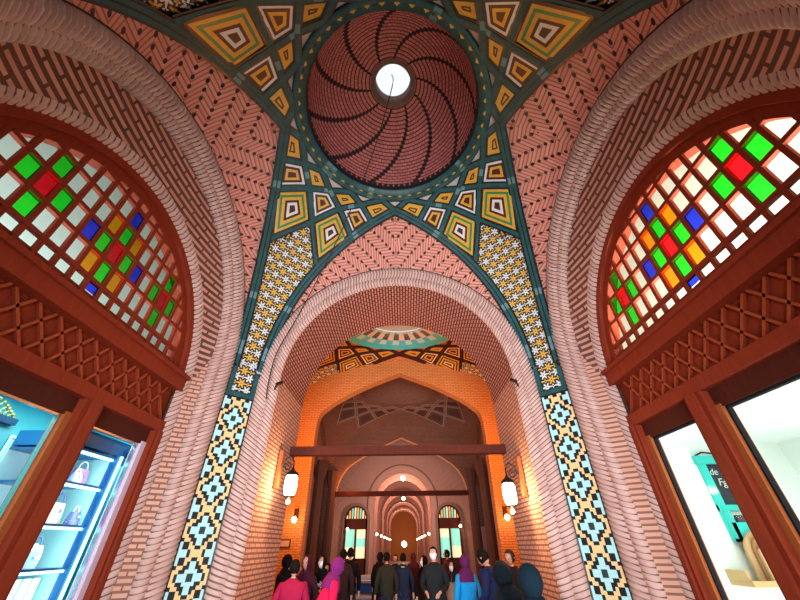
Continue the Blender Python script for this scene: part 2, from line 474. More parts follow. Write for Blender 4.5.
def spandrel(V, k, mat, parent, name='brick_spandrel'):
    rows, uv = [], []
    n, mm = 90, 26
    for i in range(n + 1):
        t = -1 + 2 * i / n; a = .8749 * math.sin(t * pi / 2)
        R, U = [], []; v = 0; prev = None
        for j in range(mm + 1):
            o = lerp(.65 + .4 * abs(a), 1.0, j / mm)
            x, y = ((a, o), (o, a), (a, -o), (-o, a))[k]
            P = V.p(x, y)
            if prev: v += math.dist(P, prev)
            else: v = -abs(a) * S * .0
            prev = P
            # arc coordinate down from the apex
            zz = V.h(a, o)
            ph = math.atan2(o, zz) * R0 * S
            R.append(P); U.append((math.atan2(a, zz) * R0 * S * .9, -ph))
        rows.append(R); uv.append(U)
    def sk(i, j):
        t = -1 + 2 * i / n; a = .8749 * math.sin(t * pi / 2); o = lerp(.65 + .4 * abs(a), 1.0, j / mm)
        return not V.ok(((a, o), (o, a), (a, -o), (-o, a))[k][1])
    mb = MB(); mb.grid(rows, mat, uv, skip=sk)
    if mb.f: mb.build(name, parent)
def ribs(V, parent, w=.046, M_=M):
    for k in range(4):
        for s in (-1, 1):
            a = [(0, .65), (s * .875, 1.0)]
            seq = [((x, y), (y, x), (x, -y), (-y, x))[k] for x, y in a]
            n = 40; pts = []
            for i in range(n + 1):
                t = math.sin(i / n * pi / 2); pts.append((lerp(seq[0][0], seq[1][0], t), lerp(seq[0][1], seq[1][1], t)))
            band(V, pts, w, .019 + .001 * (s > 0), parent, 'rib_band', M_, dbl=True)

# ================================================================== NEAR BAY
V1 = Vault()
ceil = MB()
def m1(x, y):
    if x > .6 and y > .6 or (y > .6 - (x - .6) * 0 and x > .6): return M['flowers']
    return M['ivory'] if math.hypot(x, y) < .66 else M['black']
polar_patch(V1, ceil, m1)
ceiling = ceil.build('ceiling', kind='structure', label='brick and tile sail vault of the near bay')
for k in range(4): spandrel(V1, k, M['herring'], ceiling)
network(V1, ceiling); ribs(V1, ceiling)
# ring and dome
def zs(r): return Z0 + math.sqrt(R0 * R0 - r * r)
mb = MB()
prof = [(RR + .006, zs(RR) - .004), (RR, zs(RR) - .016), (RR - .018, zs(RR) - .020), (RI + .02, zs(RI) - .012), (RI, zs(RI) - .004), (RI - .004, zs(RI) + .03)]
n = 128
rows = [[W(r * math.cos(t * 2 * pi / n), r * math.sin(t * 2 * pi / n), z) for t in range(n + 1)] for r, z in prof]
uv = [[(t / n * 2 * pi * RR * S, i / 5) for t in range(n + 1)] for i in range(len(prof))]
mb.grid(rows, lambda i, j: (M['black'], M['teal'], M['ringband'], M['teal'], M['black'])[i], uv)
for q in range(96):      # little beads of the patterned ring
    t = q / 96 * 2 * pi; r = lerp(RR, RI, .5); z = lerp(zs(RR) - .020, zs(RI) - .012, .5) - .003
    c = Vector(W(r * math.cos(t), r * math.sin(t), z)); d = Vector((math.cos(t), math.sin(t), 0)); e = Vector((-d.y, d.x, 0))
    mb.face([c + d * .03, c + e * .04, c - d * .03, c - e * .04], M['yellow' if q % 2 else 'teal'])
mb.build('dome_ring', ceiling)
mb = MB(); RO = .122; zr = zs(RI) + .03; hh = 2.6 - zr; rows = []; uv = []; v = 0; pr = None
for i in range(37):
    t = i / 36; ang = lerp(0, math.acos(RO / RI), t); r = RI * math.cos(ang) - .004 * (1 - t); z = zr + hh * math.sin(ang) / math.sin(math.acos(RO / RI))
    if pr: v += math.dist(pr, (r, z)) * S
    pr = (r, z)
    rows.append([W(r * math.cos(a * 2 * pi / n), r * math.sin(a * 2 * pi / n), z) for a in range(n + 1)]); uv.append([(a / n, v) for a in range(n + 1)])
mb.grid(rows, M['dome'], uv)
VD = v
mb.build('dome', ceiling)
mb = MB()
rows = [[W(r * math.cos(a * 2 * pi / 48), r * math.sin(a * 2 * pi / 48), z) for a in range(49)] for r, z in ((RO + .035, 2.588), (RO + .004, 2.585), (RO, 2.595), (RO, 2.70), (RO + .02, 2.70))]
mb.grid(rows, M['herring'] if 0 else M['roll'])
mb.build('oculus_rim', ceiling)
XW = 1.15
# walls
def wall(k, name, P, bk=None):
    """P: profile list for the mouldings of one wall"""
    mb = MB(); roll(mb, k, P[0], P[1], .028, M['roll'])
    w = mb.build(name, kind='structure', label={'wall_front': 'brick arch wall towards the lit passage', 'wall_back': 'brick arch wall behind the viewer', 'wall_left': 'brick arch wall around the left shop front', 'wall_right': 'brick arch wall around the right shop front'}[name])
    mb = MB(); roll(mb, k, P[1], P[2], .026, M['roll'], chev=-.35); mb.build('brick_moulding', w)
    mb = MB(); nn = 9
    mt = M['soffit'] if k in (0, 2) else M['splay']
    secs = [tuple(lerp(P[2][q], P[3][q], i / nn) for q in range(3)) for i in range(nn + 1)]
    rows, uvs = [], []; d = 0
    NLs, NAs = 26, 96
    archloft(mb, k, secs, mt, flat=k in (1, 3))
    if 1:
        # flat courses on the jambs, upright bricks on the curve
        nf = len(mb.f)
        kw = mb.m(M['wall'])
        ncol = 2 * NL + NA
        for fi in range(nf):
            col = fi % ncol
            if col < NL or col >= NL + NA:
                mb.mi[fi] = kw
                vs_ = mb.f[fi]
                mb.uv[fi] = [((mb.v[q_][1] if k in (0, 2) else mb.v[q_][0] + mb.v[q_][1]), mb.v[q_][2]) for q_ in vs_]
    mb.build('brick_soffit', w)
    if len(P) > 4:
        mb = MB(); roll(mb, k, P[3], P[4], .012, M['roll'], pitch=.026); mb.build('brick_moulding', w)
    if len(P) > 4:
        mb = MB(); archloft(mb, k, [(XW + .058, .655, .70), (XW + .058, 1.9, 1.1)], M['wall']); mb.build('leak_stop', w)  # unseen added plate keeping loft light from leaking past the frame
    # dark joint along the arch
    mb = MB(); pts = [T(k, a, P[0][0] - .003, z) for a, z in archpts(.876, Z0)]
    mb.tube(pts, .010, M['black'], 6); mb.build('dark_joint', w)
    return w
PF = [(1.0, .875, Z0), (1.008, .802, .890), (1.03, .745, .880), (1.6, .745, .872)]
PS = [(1.0, .875, Z0), (1.017, .78, .893), (1.065, .748, .885), (1.113, .712, .72), (1.148, .675, .70)]
wall_front = wall(0, 'wall_front', PF); wall_back = wall(2, 'wall_back', PF)
wall_right = wall(1, 'wall_right', PS); wall_left = wall(3, 'wall_left', PS)
# tiled pilasters in the four corners
def starcol(i, j, n=12):
    """pixel mosaic, star in the middle of the tile"""
    x, y = int(abs(i - (n - 1) / 2) + .5), int(abs(j - (n - 1) / 2) + .5)      # 1..6
    d = x + y
    if d <= 2: return 'teal'
    if d <= 4 or (d == 5 and x in (1, 4)): return 'cyan'
    if d in (5, 6): return 'black'
    if (x, y) == (1, 6): return 'cream'
    if d == 7: return 'cream'
    if d == 8: return 'cream' if x != 4 else 'black'
    if d == 9 or (x, y) == (5, 5): return 'black'
    return 'cyan'
def pilaster(kq):
    A = Vector((1, .875)); B = Vector((.875, 1))
    def P(s, z, off=0):
        q = A.lerp(B, s) - Vector((1, 1)).normalized() * off
        x, y = quad4(kq, q.x, q.y); return W(x, y, z)
    mb = MB()
    mb.face([P(0, ZF), P(1, ZF), P(1, 1.0), P(0, 1.0)], M['black'])
    base = mb.build(('wall_corner'), kind='structure', label='tiled corner pilaster with stacked star mosaic')
    n = 12; mb = MB(); ph = .1768 / n; z = .70; r = 0
    off = .004
    z_top = .715
    first = .59   # centre of the highest star
    rows = int((z_top - ZF) / ph)
    for r in range(rows):
        zz = z_top - (r + 1) * ph
        jj = int(round(((first + .0884) - (zz + ph / 2)) / ph - .5)) % n
        for i in range(n):
            c = starcol(i, jj, n)
            s0, s1 = .05 + .9 * i / n, .05 + .9 * (i + 1) / n
            g = .01 * (s1 - s0)
            mb.face([P(s0 + g, zz, off), P(s1 - g, zz, off), P(s1 - g, zz + ph * .99, off), P(s0 + g, zz + ph * .99, off)], M[c])
    mb.build('star_mosaic', base)
    mb = MB()
    mb.face([P(.0, .72, .002), P(1, .72, .002), P(1, .935, .002), P(0, .935, .002)], M['flowers'],
            [(0, .2), (.486, .2), (.486, .79), (0, .79)])
    mb.build('flower_mosaic', base)
    mb = MB()
    def bar(s0, z0, s1, z1):
        mb.face([P(s0 - .02, z0 - .006, .006), P(s1 + .02, z0 - .006, .006), P(s1 + .02, z1 + .006, .006), P(s0 - .02, z1 + .006, .006)], M['black'])
        hor = (s1 - s0) * .177 > (z1 - z0)
        u = [(s0 * .48, 0), (s1 * .48, 0), (s1 * .48, 1), (s0 * .48, 1)] if hor else [(z0 * S, 0), (z0 * S, 1), (z1 * S, 1), (z1 * S, 0)]
        a, b, c_, d_ = P(s0, z0, .010), P(s1, z0, .010), P(s1, z1, .010), P(s0, z1, .010)
        mb.face([a, b, c_, d_], M['teal'], u)
    bar(.02, .722, .98, .748); bar(.02, .75, .17, .915); bar(.83, .75, .98, .915)
    mb.build('tile_frame', base)
for kq in range(4): pilaster(kq)
# floor, closing walls
mb = MB(); mb.face([W(-3, -3.5, ZF), W(3, -3.5, ZF), W(3, 24, ZF), W(-3, 24, ZF)], M['floor'])
mb.build('floor', kind='structure', label='grey stone floor of the bazaar')

# ------------------------------------------------------------------ shop fronts
XW = 1.15
LATH = wood('lath_wood', (.36, .075, .025), (.24, .04, .015), .6)
LIL = plain('lilac_reflecting_metal', (.62, .50, .62), .35, .5)  # aluminium, with its lilac reflection put into the base colour
BLKF = plain('matt_black', (.012, .012, .014), .8, .1)
def shopfront(s):
    """s = -1 left, +1 right. The lunette window and the shop front below it"""
    wn = empty('window_1' if s < 0 else 'window_2', W(s * XW, 0, .74), kind='structure',
               label='arched wooden window with coloured panes over the %s shop' % ('left' if s < 0 else 'right'))
    def Q(y, z, dx=0): return W(s * (XW + dx), y, z)
    # arch frame
    mb = MB(); k = 1 if s > 0 else 3; c = .70
    def ring(w0, w1, o0, o1, mat):
        n_ = 64
        rows = []
        for (w_, o_) in ((w0, o1), (w0, o0), (w1, o0), (w1, o1)):
            rows.append([Q(w_ * math.cos(pi * i / n_), max(.72, c + w_ * math.sin(pi * i / n_)), o_) for i in range(n_ + 1)])
        mb.grid(rows, mat, smooth=False)
    ring(.69, .645, -.012, .06, M['wood']); ring(.65, .605, .008, .06, M['wood'])
    mb.build('arch_frame', wn)
    # grille of upright and level bars
    mb = MB(); PY, PZ, BW_ = (.0725, .1075, .0165) if s > 0 else (.0675, .103, .0165)
    def inside(y): return math.sqrt(max(0, .61 ** 2 - y * y)) + c
    for i in range(-10, 10):
        y = (i + .5) * PY
        if abs(y) < .6: mb.box(Q(y - BW_ / 2, .745, .006), Q(y + BW_ / 2, inside(y), .020), M['wood'])
    zr_ = [1.0 + (j - .5) * PZ for j in range(-2, 4)]
    for z in zr_:
        hw = math.sqrt(max(0, .61 ** 2 - (z - c) ** 2))
        if hw > .03 and z > .75: mb.box(Q(-hw, z - BW_ / 2, .004), Q(hw, z + BW_ / 2, .022), M['wood'])
    mb.build('grille', wn)
    # panes
    mb = MB()
    for i in range(-9, 10):
        for j in range(-3, 4):
            y0, y1 = (i - .5) * PY, (i + .5) * PY; z0, z1 = 1.0 + (j - .5) * PZ, 1.0 + (j + .5) * PZ
            z0 = max(z0, .80)
            if z1 <= z0 or min(abs(y0), abs(y1)) > .62: continue
            zt = min(z1, inside(min(abs(y0), abs(y1)) if i else 0) + .01)
            if zt <= z0: continue
            mt = M['pane']; a = abs(i)
            if (a, j) in ((0, 0), (5, 0)): mt = M['pred']
            elif (a, abs(j)) in ((1, 0), (0, 1), (5, 1), (4, 0), (6, 0)): mt = M['pgreen']
            elif (a, abs(j)) == (1, 1): mt = M['porange']
            elif (a, abs(j)) in ((0, 2), (2, 0)): mt = M['pblue']
            mb.face([Q(y0, z0, .013), Q(y1, z0, .013), Q(y1, zt, .013), Q(y0, zt, .013)], mt)
    mb.build('coloured_panes', wn)
    mb = MB(); mb.box(Q(-.69, .70, .02), Q(.69, .80, .06), M['wood']); mb.build('bottom_rail', wn)
    mb = MB(); mb.box(Q(-.69, .665, -.03), Q(.69, .735, .06), M['wood']); mb.box(Q(-.69, .725, -.045), Q(.69, .745, .04), M['wood']); mb.build('sill_beam', wn)
    # shop front
    d = empty('door_1' if s < 0 else 'door_2', W(s * XW, 0, ZF), kind='structure', label='wood framed glazed shop front on the %s' % ('left' if s < 0 else 'right'))
    mb = MB(); mb.box(Q(-.69, .50, .025), Q(.69, .67, .05), M['wood']); mb.build('fascia_panel', d)
    mb = MB(); p_ = .085; t_ = .010
    # crossed laths
    import itertools
    for g in range(-12, 13):
        for sg in (-1, 1):
            y0 = g * p_; z0, z1 = .505, .665
            y1 = y0 + sg * (z1 - z0) * .75
            if max(abs(y0), abs(y1)) > .68: continue
            a, b = Vector(Q(y0, z0, .012)), Vector(Q(y1, z1, .012))
            dd = (b - a).normalized(); side = Vector((0, dd.z, -dd.y)) * t_ * S / 2; dp = Vector((s * .03, 0, 0))
            c1, c2, c3, c4 = a - side, a + side, b + side, b - side
            mb.face([c1, c2, c3, c4], LATH); mb.face([c1, c4, c4 + dp, c1 + dp], M['wood']); mb.face([c2, c3, c3 + dp, c2 + dp], M['wood'])
    mb.build('lattice', d)
    mb = MB(); mb.box(Q(-.69, .455, -.015), Q(.69, .505, .06), M['wood']); mb.box(Q(-.69, .39, .02), Q(.69, .46, .06), M['darkwood']); mb.build('head_beam', d)
    for y0, y1, dx in ((-.69, -.64, -.01), (.64, .69, -.01), (.205, .29, -.012), (-.29, -.205, -.012)):
        mb = MB(); mb.box(Q(y0, ZF, dx), Q(y1, .46, .06), M['wood'])
        yc_ = (y0 + y1) / 2; w_ = (y1 - y0)
        mb.box(Q(yc_ - w_ * .25, ZF, dx - .012), Q(yc_ + w_ * .25, .455, dx), M['wood'])
        mb.build('post', d)
    for y0, y1 in ((.29, .315), (.61, .64), (-.315, -.29), (-.64, -.61), (.18, .205), (-.205, -.18)):
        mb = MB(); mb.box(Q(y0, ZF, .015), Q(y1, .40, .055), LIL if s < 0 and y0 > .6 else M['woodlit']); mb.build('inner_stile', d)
    for y0, y1 in ((.315, .61), (-.18, .18), (-.61, -.315)):
        mb = MB(); mb.face([Q(y0, ZF, .035), Q(y1, ZF, .035), Q(y1, .395, .035), Q(y0, .395, .035)], M['shopglass']); mb.build('glass', d)
        mb = MB(); e = .008
        mt = BLKF if s > 0 else M['chrome']
        mb.box(Q(y0, .382, .028), Q(y1, .392, .045), mt); mb.box(Q(y0, ZF, .028), Q(y0 + e, .385, .045), mt); mb.box(Q(y1 - e, ZF, .028), Q(y1, .385, .045), mt)
        mb.build('glass_frame', d)
    # room behind
    mb = MB(); wm = M['wallwhite'] if s > 0 else M['cyanwall']
    xb = .95 if s > 0 else .6; zc = .44 if s > 0 else .60
    f = lambda a: mb.face(a, wm)
    f([Q(-1.1, ZF, xb), Q(1.1, ZF, xb), Q(1.1, zc, xb), Q(-1.1, zc, xb)])
    f([Q(-1.0, ZF, .06), Q(-1.0, ZF, xb), Q(-1.0, zc, xb), Q(-1.0, zc, .06)]); f([Q(.97, ZF, .06), Q(.97, ZF, xb), Q(.97, zc, xb), Q(.97, zc, .06)])
    f([Q(-1.1, zc, .06), Q(1.1, zc, .06), Q(1.1, zc, xb), Q(-1.1, zc, xb)])
    for sg in (-1, 1): f([Q(sg * .68, ZF, .062), Q(sg * 1.1, ZF, .062), Q(sg * 1.1, zc, .062), Q(sg * .68, zc, .062)])
    mb.build('wall_shop', kind='structure', label='painted inside walls of the %s shop' % ('left' if s < 0 else 'right'))
    mb = MB(); wm = M['wallwhite']
    zl = .455 if s > 0 else .62
    f([Q(-1.5, zl, .7), Q(1.5, zl, .7), Q(1.5, 2.6, .7), Q(-1.5, 2.6, .7)]); f([Q(-1.5, zl, .06), Q(1.5, zl, .06), Q(1.5, zl, .7), Q(-1.5, zl, .7)])
    f([Q(-1.5, 2.6, .06), Q(1.5, 2.6, .06), Q(1.5, 2.6, .7), Q(-1.5, 2.6, .7)])
    for sg in (-1, 1): f([Q(sg * 1.5, zl, .06), Q(sg * 1.5, zl, .7), Q(sg * 1.5, 2.6, .7), Q(sg * 1.5, 2.6, .06)])
    mb.build('wall_loft', kind='structure', label='white loft wall behind the %s arched window' % ('left' if s < 0 else 'right'))
shopfront(-1); shopfront(1)
# left shop: display case with bags
case = empty('display_case', W(-1.3, .52, ZF), 'lit glass display case with blue edges holding handbags, behind left shop window', 'display case')
mbl = plain('blue_metal', (.02, .16, .42), .3, .5, .3); cyl = emit('cyan_light_strip', (.35, .95, 1), 3.0)
mb = MB(); mb.wbox((-1.50, .36, ZF), (-1.49, .80, .35), plain('pale_cyan_panel', (.55, .86, .88), .4)); mb.build('back_panel', case)
mb = MB(); mb.wbox((-1.49, .36, .33), (-1.22, .80, .385), mbl); mb.build('canopy', case)
SH = [.322, .208, .074, -.055, -.185, -.315]
for i, z in enumerate(SH):
    mb = MB(); mb.wbox((-1.49, .36, z - .007), (-1.225, .575, z), mbl)
    mb.build('shelf', case)
    if i < 5:
        mb = MB(); mb.wbox((-1.24, .36, z - .016), (-1.228, .57, z - .008), cyl); mb.build('light_strip', case)
mb = MB(); mb.wbox((-1.245, .575, ZF), (-1.22, .592, .33), mbl); mb.build('corner_post', case)
mb = MB(); mb.wbox((-1.228, .592, ZF), (-1.212, .600, .33), cyl); mb.build('light_strip', case)
mb = MB(); mb.wbox((-1.49, .600, ZF), (-1.22, .605, .33), plain('mint_panel', (.45, .85, .80), .4)); mb.build('side_panel', case)
def bag(c, w, h, col, label, handle=(.7, .7, .8), kind=0):
    o = empty('handbag', W(*c), label, 'handbag', 'handbags on the lit shelves')
    mb = MB(); x, y, z = W(*c); rows = []
    for i in range(9):
        t = i / 8; sw = 1 - .22 * t ** 2 if kind == 0 else .8 + .2 * math.sin(pi * t); r = []
        for a in range(20):
            an = a / 20 * 2 * pi; ca, sa = math.cos(an), math.sin(an)
            r.append((x + .055 * (1 - .45 * t) * math.copysign(abs(ca) ** .6, ca), y + w / 2 * sw * math.copysign(abs(sa) ** .5, sa), z + h * t))
        rows.append(r)
    mt = plain('bag_leather', col, .4, .5)
    mb.grid(rows, mt, closed=True); mb.face(rows[-1], mt); bb = mb.build('bag_body', o)
    mb = MB(); hy = w * .28
    mb.tube([(x, y + hy * math.cos(pi * i / 10), z + h + h * .45 * math.sin(pi * i / 10)) for i in range(11)], .008, plain('bag_strap', handle, .4), 6); mb.build('handle', o)
    mb = MB(); mb.box((x + .04, y - .015, z + h * .55), (x + .062, y + .015, z + h * .7), M['chrome']); mb.build('clasp', bb)
bl = 'handbag on the lit glass shelves of the left shop'
bag((-1.31, .53, .209), .22, .17, (.42, .22, .60), 'lilac handbag on the top shelf of the lit display case')
bag((-1.33, .43, .2095), .18, .17, (.05, .09, .35), 'tall navy blue handbag on the top shelf of the lit display case', kind=1)
bag((-1.31, .40, .075), .30, .19, (.45, .03, .38), 'magenta handbag with white strap on the second lit shelf', (.9, .9, .9))
bag((-1.33, .52, .075), .20, .20, (.80, .66, .60), 'cream handbag on the second lit shelf', (.15, .2, .5))
bag((-1.33, .51, -.054), .22, .18, (.85, .80, .80), 'white handbag in the middle of the third lit shelf', (.2, .3, .6), 1)
bag((-1.33, .41, -.054), .16, .2, (.50, .70, .80), 'pale blue handbag at the post end of the third lit shelf')
bag((-1.30, .39, -.184), .2, .19, (.03, .10, .45), 'deep blue handbag with white badge on the fourth lit shelf', (.05, .1, .4), 1)
bag((-1.27, .47, .209), .12, .10, (.30, .35, .75), 'small periwinkle handbag in front on the top lit shelf')
bag((-1.27, .445, -.054), .14, .13, (.12, .22, .50), 'small blue handbag in front of the pale ones on the third lit shelf')
bag((-1.27, .55, .075), .12, .12, (.10, .14, .35), 'small dark blue handbag at the glowing end of the second lit shelf')
for i, y in enumerate((.46, .50, .54)):
    mb = MB(); mb.wbox((-1.36, y, -.184), (-1.30, y + .03, -.085), plain('box_card', ((.85, .80, .78), (.55, .85, .85), (.86, .76, .70))[i], .5))
    mb.build('gift_box', category='box', label=('white upright box beside the blue bag', 'pale cyan upright box between two others', 'peach upright box at the glowing edge')[i] + ' on the fourth lit shelf', group='boxes on the fourth shelf')
# inside the left door: glazed cabinet with filigree crest
cab = empty('glazed_cabinet', W(-1.63, .33, ZF), 'navy glass cabinet with lit frames and gold crest behind the left glass door', 'cabinet')
navy = plain('navy_glass', (.010, .04, .11), .35, .3); edge = emit('pale_lit_edge', (.35, .80, .90), 1.1)
mb = MB(); mb.wbox((-1.66, .05, ZF), (-1.61, .56, .42), plain('steel_blue_panel', (.10, .32, .40), .4)); mb.build('cabinet_body', cab)
for y0, y1 in ((.06, .20), (.24, .38), (.44, .54)):
    for z0, z1 in ((.22, .38), (.04, .19), (-.14, .01), (-.34, -.17)):
        mb = MB(); mb.wbox((-1.611, y0, z0), (-1.606, y1, z1), navy)
        for a, b in (((-1.607, y0, z0), (-1.60, y0 + .008, z1)), ((-1.607, y0, z1), (-1.60, y1, z1 + .010))): mb.wbox(a, b, edge)
        mb.build('lit_panel', cab)
mb = MB(); mb.wbox((-1.64, .02, .42), (-1.59, .42, .445), navy); mb.build('cornice', cab)
crest = MB(); gold = plain('old_gold', (.50, .40, .16), .35, .5, .5)
for i in range(-6, 7):
    hgt = .06 * (1 - abs(i) / 7.5); cc = W(-1.60, .29 + i * .018, .447)
    pts = [(cc[0], cc[1] + .02 * math.sin(t * 1.3 + i), cc[2] + hgt * S * t / 4) for t in range(5)]
    crest.tube(pts, .012, gold, 6); crest.ball(pts[-1], .022, gold, 8)
crest.build('crest', cab)
# right shop: chalkboard rack and cutting boards on the partition wall y=.97
YP = .968
tq = plain('turquoise_paint', (.03, .52, .46), .5, .4); chalk = plain('chalkboard', (.02, .03, .04), .6); ch = plain('chalk', (.60, .62, .60), .9)
rk = empty('chalkboard_rack', W(1.74, YP, 0), 'turquoise wooden rack with a chalkboard hanging on the white wall of the right shop', 'wall rack')
mb = MB()
for a, b in (((1.597, .95, .0), (1.633, YP, .37)), ((1.87, .95, .0), (1.906, YP, .37)), ((1.59, .945, .335), (1.913, YP, .375)), ((1.597, .955, .125), (1.906, YP, .15))): mb.wbox(a, b, tq)
mb.build('frame', rk)
mb = MB(); mb.wbox((1.63, .962, .145), (1.875, .9675, .34), chalk); mb.build('chalkboard', rk)
mb = MB(); mb.wbox((1.60, .915, .0), (1.905, .925, .075), tq); mb.wbox((1.60, .92, .0), (1.905, YP, .012), tq)
for x in (1.60, 1.895): mb.wbox((x, .915, 0), (x + .012, YP, .12), tq)
mb.build('letter_tray', rk)
mb = MB(); P = [W(1.60, .955, .375), W(1.64, .95, .392), W(1.70, .95, .385), W(1.75, .95, .40), W(1.81, .95, .385), W(1.86, .95, .392), W(1.90, .955, .375)]
mb.tube(P, .012, M['iron'], 6); mb.build('wire_handle', rk)
def text(s_, x, z, size, mat, parent, y=.9605, shear=0):
    cu = bpy.data.curves.new('chalk_writing', 'FONT'); cu.body = s_; cu.size = size; cu.extrude = .001; cu.shear = shear
    o = bpy.data.objects.new('chalk_writing', cu); COL.objects.link(o); cu.materials.append(mat)
    dg = bpy.context.evaluated_depsgraph_get(); dg.update(); me = bpy.data.meshes.new_from_object(o.evaluated_get(dg)); bpy.data.objects.remove(o)
    o = bpy.data.objects.new('chalk_writing', me); COL.objects.link(o)
    o.rotation_euler = (pi / 2, 0, 0); o.location = W(x, y, z); o.parent = parent; o.matrix_parent_inverse = Matrix.Translation(-Vector(parent.location))
text('de Lucch', 1.640, .285, .12, ch, rk, shear=.2); text('Fgh', 1.66, .235, .13, ch, rk, shear=.2); text('~~', 1.72, .165, .15, ch, rk)
mb = MB(); mb.wbox((1.70, .935, .02), (1.76, .94, .125), plain('green_card', (.45, .60, .25), .5)); mb.build('greeting_card', category='card', label='small green card standing in the tray of the turquoise rack')
mb = MB(); mb.wbox((1.64, .93, .02), (1.69, .945, .105), plain('dark_packet', (.07, .07, .09), .4)); mb.build('packet', category='packet', label='dark packet standing in the tray of the turquoise rack')
sh = empty('wall_shelf', W(1.65, .94, -.14), 'pale wooden ledge on the white wall of the right shop', 'shelf')
pale = wood('pale_wood', (.62, .42, .20), (.50, .30, .13))
mb = MB(); mb.wbox((1.50, .85, -.155), (1.82, YP, -.14), pale); mb.build('ledge', sh)
mb = MB(); mb.wbox((1.50, .855, -.141), (1.512, YP, -.10), pale); mb.wbox((1.50, .84, -.155), (1.82, .851, -.135), pale); mb.build('lip', sh)
def cboard(x, w, h, y, col, lab, tilt=0):
    mt = wood('board_wood', col, tuple(q * .55 for q in col)); mb = MB()
    pts = [(-w / 2, 0), (w / 2, 0)] + [(w / 2 * math.cos(t * pi / 12), h - w / 2 + w / 2 * math.sin(t * pi / 12)) for t in range(13)]
    f_ = [W(x + a, y, -.139 + b) for a, b in pts]; g_ = [W(x + a, y + .012, -.139 + b) for a, b in pts]
    mb.face(f_, mt); mb.face(g_[::-1], mt); nn = len(pts)
    for i in range(nn): mb.face([f_[i], f_[(i + 1) % nn], g_[(i + 1) % nn], g_[i]], mt)
    mb.build('cutting_board', category='cutting board', label=lab, group='cutting boards on the ledge')
cboard(1.68, .19, .185, .900, (.62, .40, .20), 'largest round topped wooden board at the back of the ledge')
cboard(1.675, .13, .165, .884, (.45, .22, .10), 'middle sized darker round topped board leaning on the ledge')
cboard(1.64, .05, .12, .868, (.66, .44, .22), 'narrow pale wooden board in front on the ledge')
mb = MB()
mb.tube([(Vector(W(1.45, .1, .40)) + Vector((0, 0, -i * .1))) for i in range(16)], .006, M['iron'], 5)
for i in range(3):
    c = Vector(W(1.45, .1, .40)) + Vector((0, 0, -1.5 - i * .12))
    mb.tube([c + Vector((0, .06 * math.cos(t * pi / 6), .06 * math.sin(t * pi / 6))) for t in range(13)], .008, M['chrome'], 6)
mb.build('hanging_rings', category='hanging ornament', label='metal ring ornament hanging on a thin cord behind the right glass door')

# ------------------------------------------------------------------ BAY 2 (orange lit) and BAY 3
def sidewalls(y0, y1, xw, mat, name, label, ztop=2.2):
    for s in (-1, 1):
        mb = MB(); P = [W(s * xw, y0, ZF), W(s * xw, y1, ZF), W(s * xw, y1, ztop), W(s * xw, y0, ztop)]
        mb.face(P, mat, [(y0 * S, ZF * S), (y1 * S, ZF * S), (y1 * S, ztop * S), (y0 * S, ztop * S)])
        mb.build(name + ('_left' if s < 0 else '_right'), kind='structure', label=label + (' on the left' if s < 0 else ' on the right'))
def plate(y, th, curve, mat, name, label, top=2.45, xo=1.45, mat2=None):
    c = [(a, z) for a, z in curve]
    full = c + [(-a, z) for a, z in c[:-1][::-1]]
    outer = []
    for a, z in full:
        if abs(a) >= abs(c[0][0]) * .985 and z < top * .6: outer.append((math.copysign(xo, a), z))
        else: outer.append((a * xo / abs(c[0][0]), top))
    mb = MB()
    for yy in (y, y + th):
        mb.grid([[W(a, yy, z) for a, z in full], [W(a, yy, z) for a, z in outer]], mat, [[(a * S, z * S) for a, z in full], [(a * S, z * S) for a, z in outer]], smooth=False)
    rows = [[W(a, y, z) for a, z in full], [W(a, y + th, z) for a, z in full]]; L = [0]
    for p, q in zip(full, full[1:]): L.append(L[-1] + math.dist(p, q) * S)
    mb.grid(rows, mat2 or mat, [[(l, 0) for l in L], [(l, th * S) for l in L]], smooth=False)
    return mb.build(name, kind='structure', label=label)
def dense(pts, n=6):
    out = []
    for i in range(len(pts) - 1):
        p0, p1, p2, p3 = pts[max(i - 1, 0)], pts[i], pts[i + 1], pts[min(i + 2, len(pts) - 1)]
        for k in range(n):
            t = k / n
            out.append(tuple(.5 * ((2 * p1[q]) + (-p0[q] + p2[q]) * t + (2 * p0[q] - 5 * p1[q] + 4 * p2[q] - p3[q]) * t * t + (-p0[q] + 3 * p1[q] - 3 * p2[q] + p3[q]) * t ** 3) for q in range(2)))
    out.append(pts[-1]); return out
C2 = [(1.0, ZF)] + dense([(1.02, 1.05), (1.0, 1.30), (.90, 1.42), (.70, 1.55), (.38, 1.71), (0, 1.86)])
C3 = [(1.16, ZF)] + dense([(1.16, .6), (1.13, .87), (.984, 1.137), (.622, 1.376), (.3, 1.53), (0, 1.66)])
pal2 = dict(teal=M['maroon'], white=M['cream'], green=M['maroon'])  # warmer tile colours with the orange light painted in
V2 = Vault(2.4, 1.36, 1.05, .80, 1.168, (1.6, 3.2))
mb = MB(); polar_patch(V2, mb, lambda x, y: M['flowers'] if x > .6 and y > .6 else M['bay2'])
c2 = mb.build('ceiling_second_bay', kind='structure', label='orange lit tiled vault beyond the near arch')
for k in range(4): spandrel(V2, k, M['bay2'], c2)
network(V2, c2, pal2, bw=.028); ribs(V2, c2, .045, dict(M, teal=M['maroon']))
def vring(V, r0, r1, mats, name, parent, lift=.02):
    mb = MB(); n = 96; rows = []
    for i in range(9):
        r = lerp(r0, r1, i / 8); rows.append([V.p(r * math.cos(t * 2 * pi / n), r * math.sin(t * 2 * pi / n), lift) for t in range(n + 1)])
    mb.grid(rows, lambda i, j: mats[i][(j // 2 + i) % 2], smooth=True); mb.build(name, parent)
tq_, bk_, wh_ = M['turq'], M['black'], M['white']
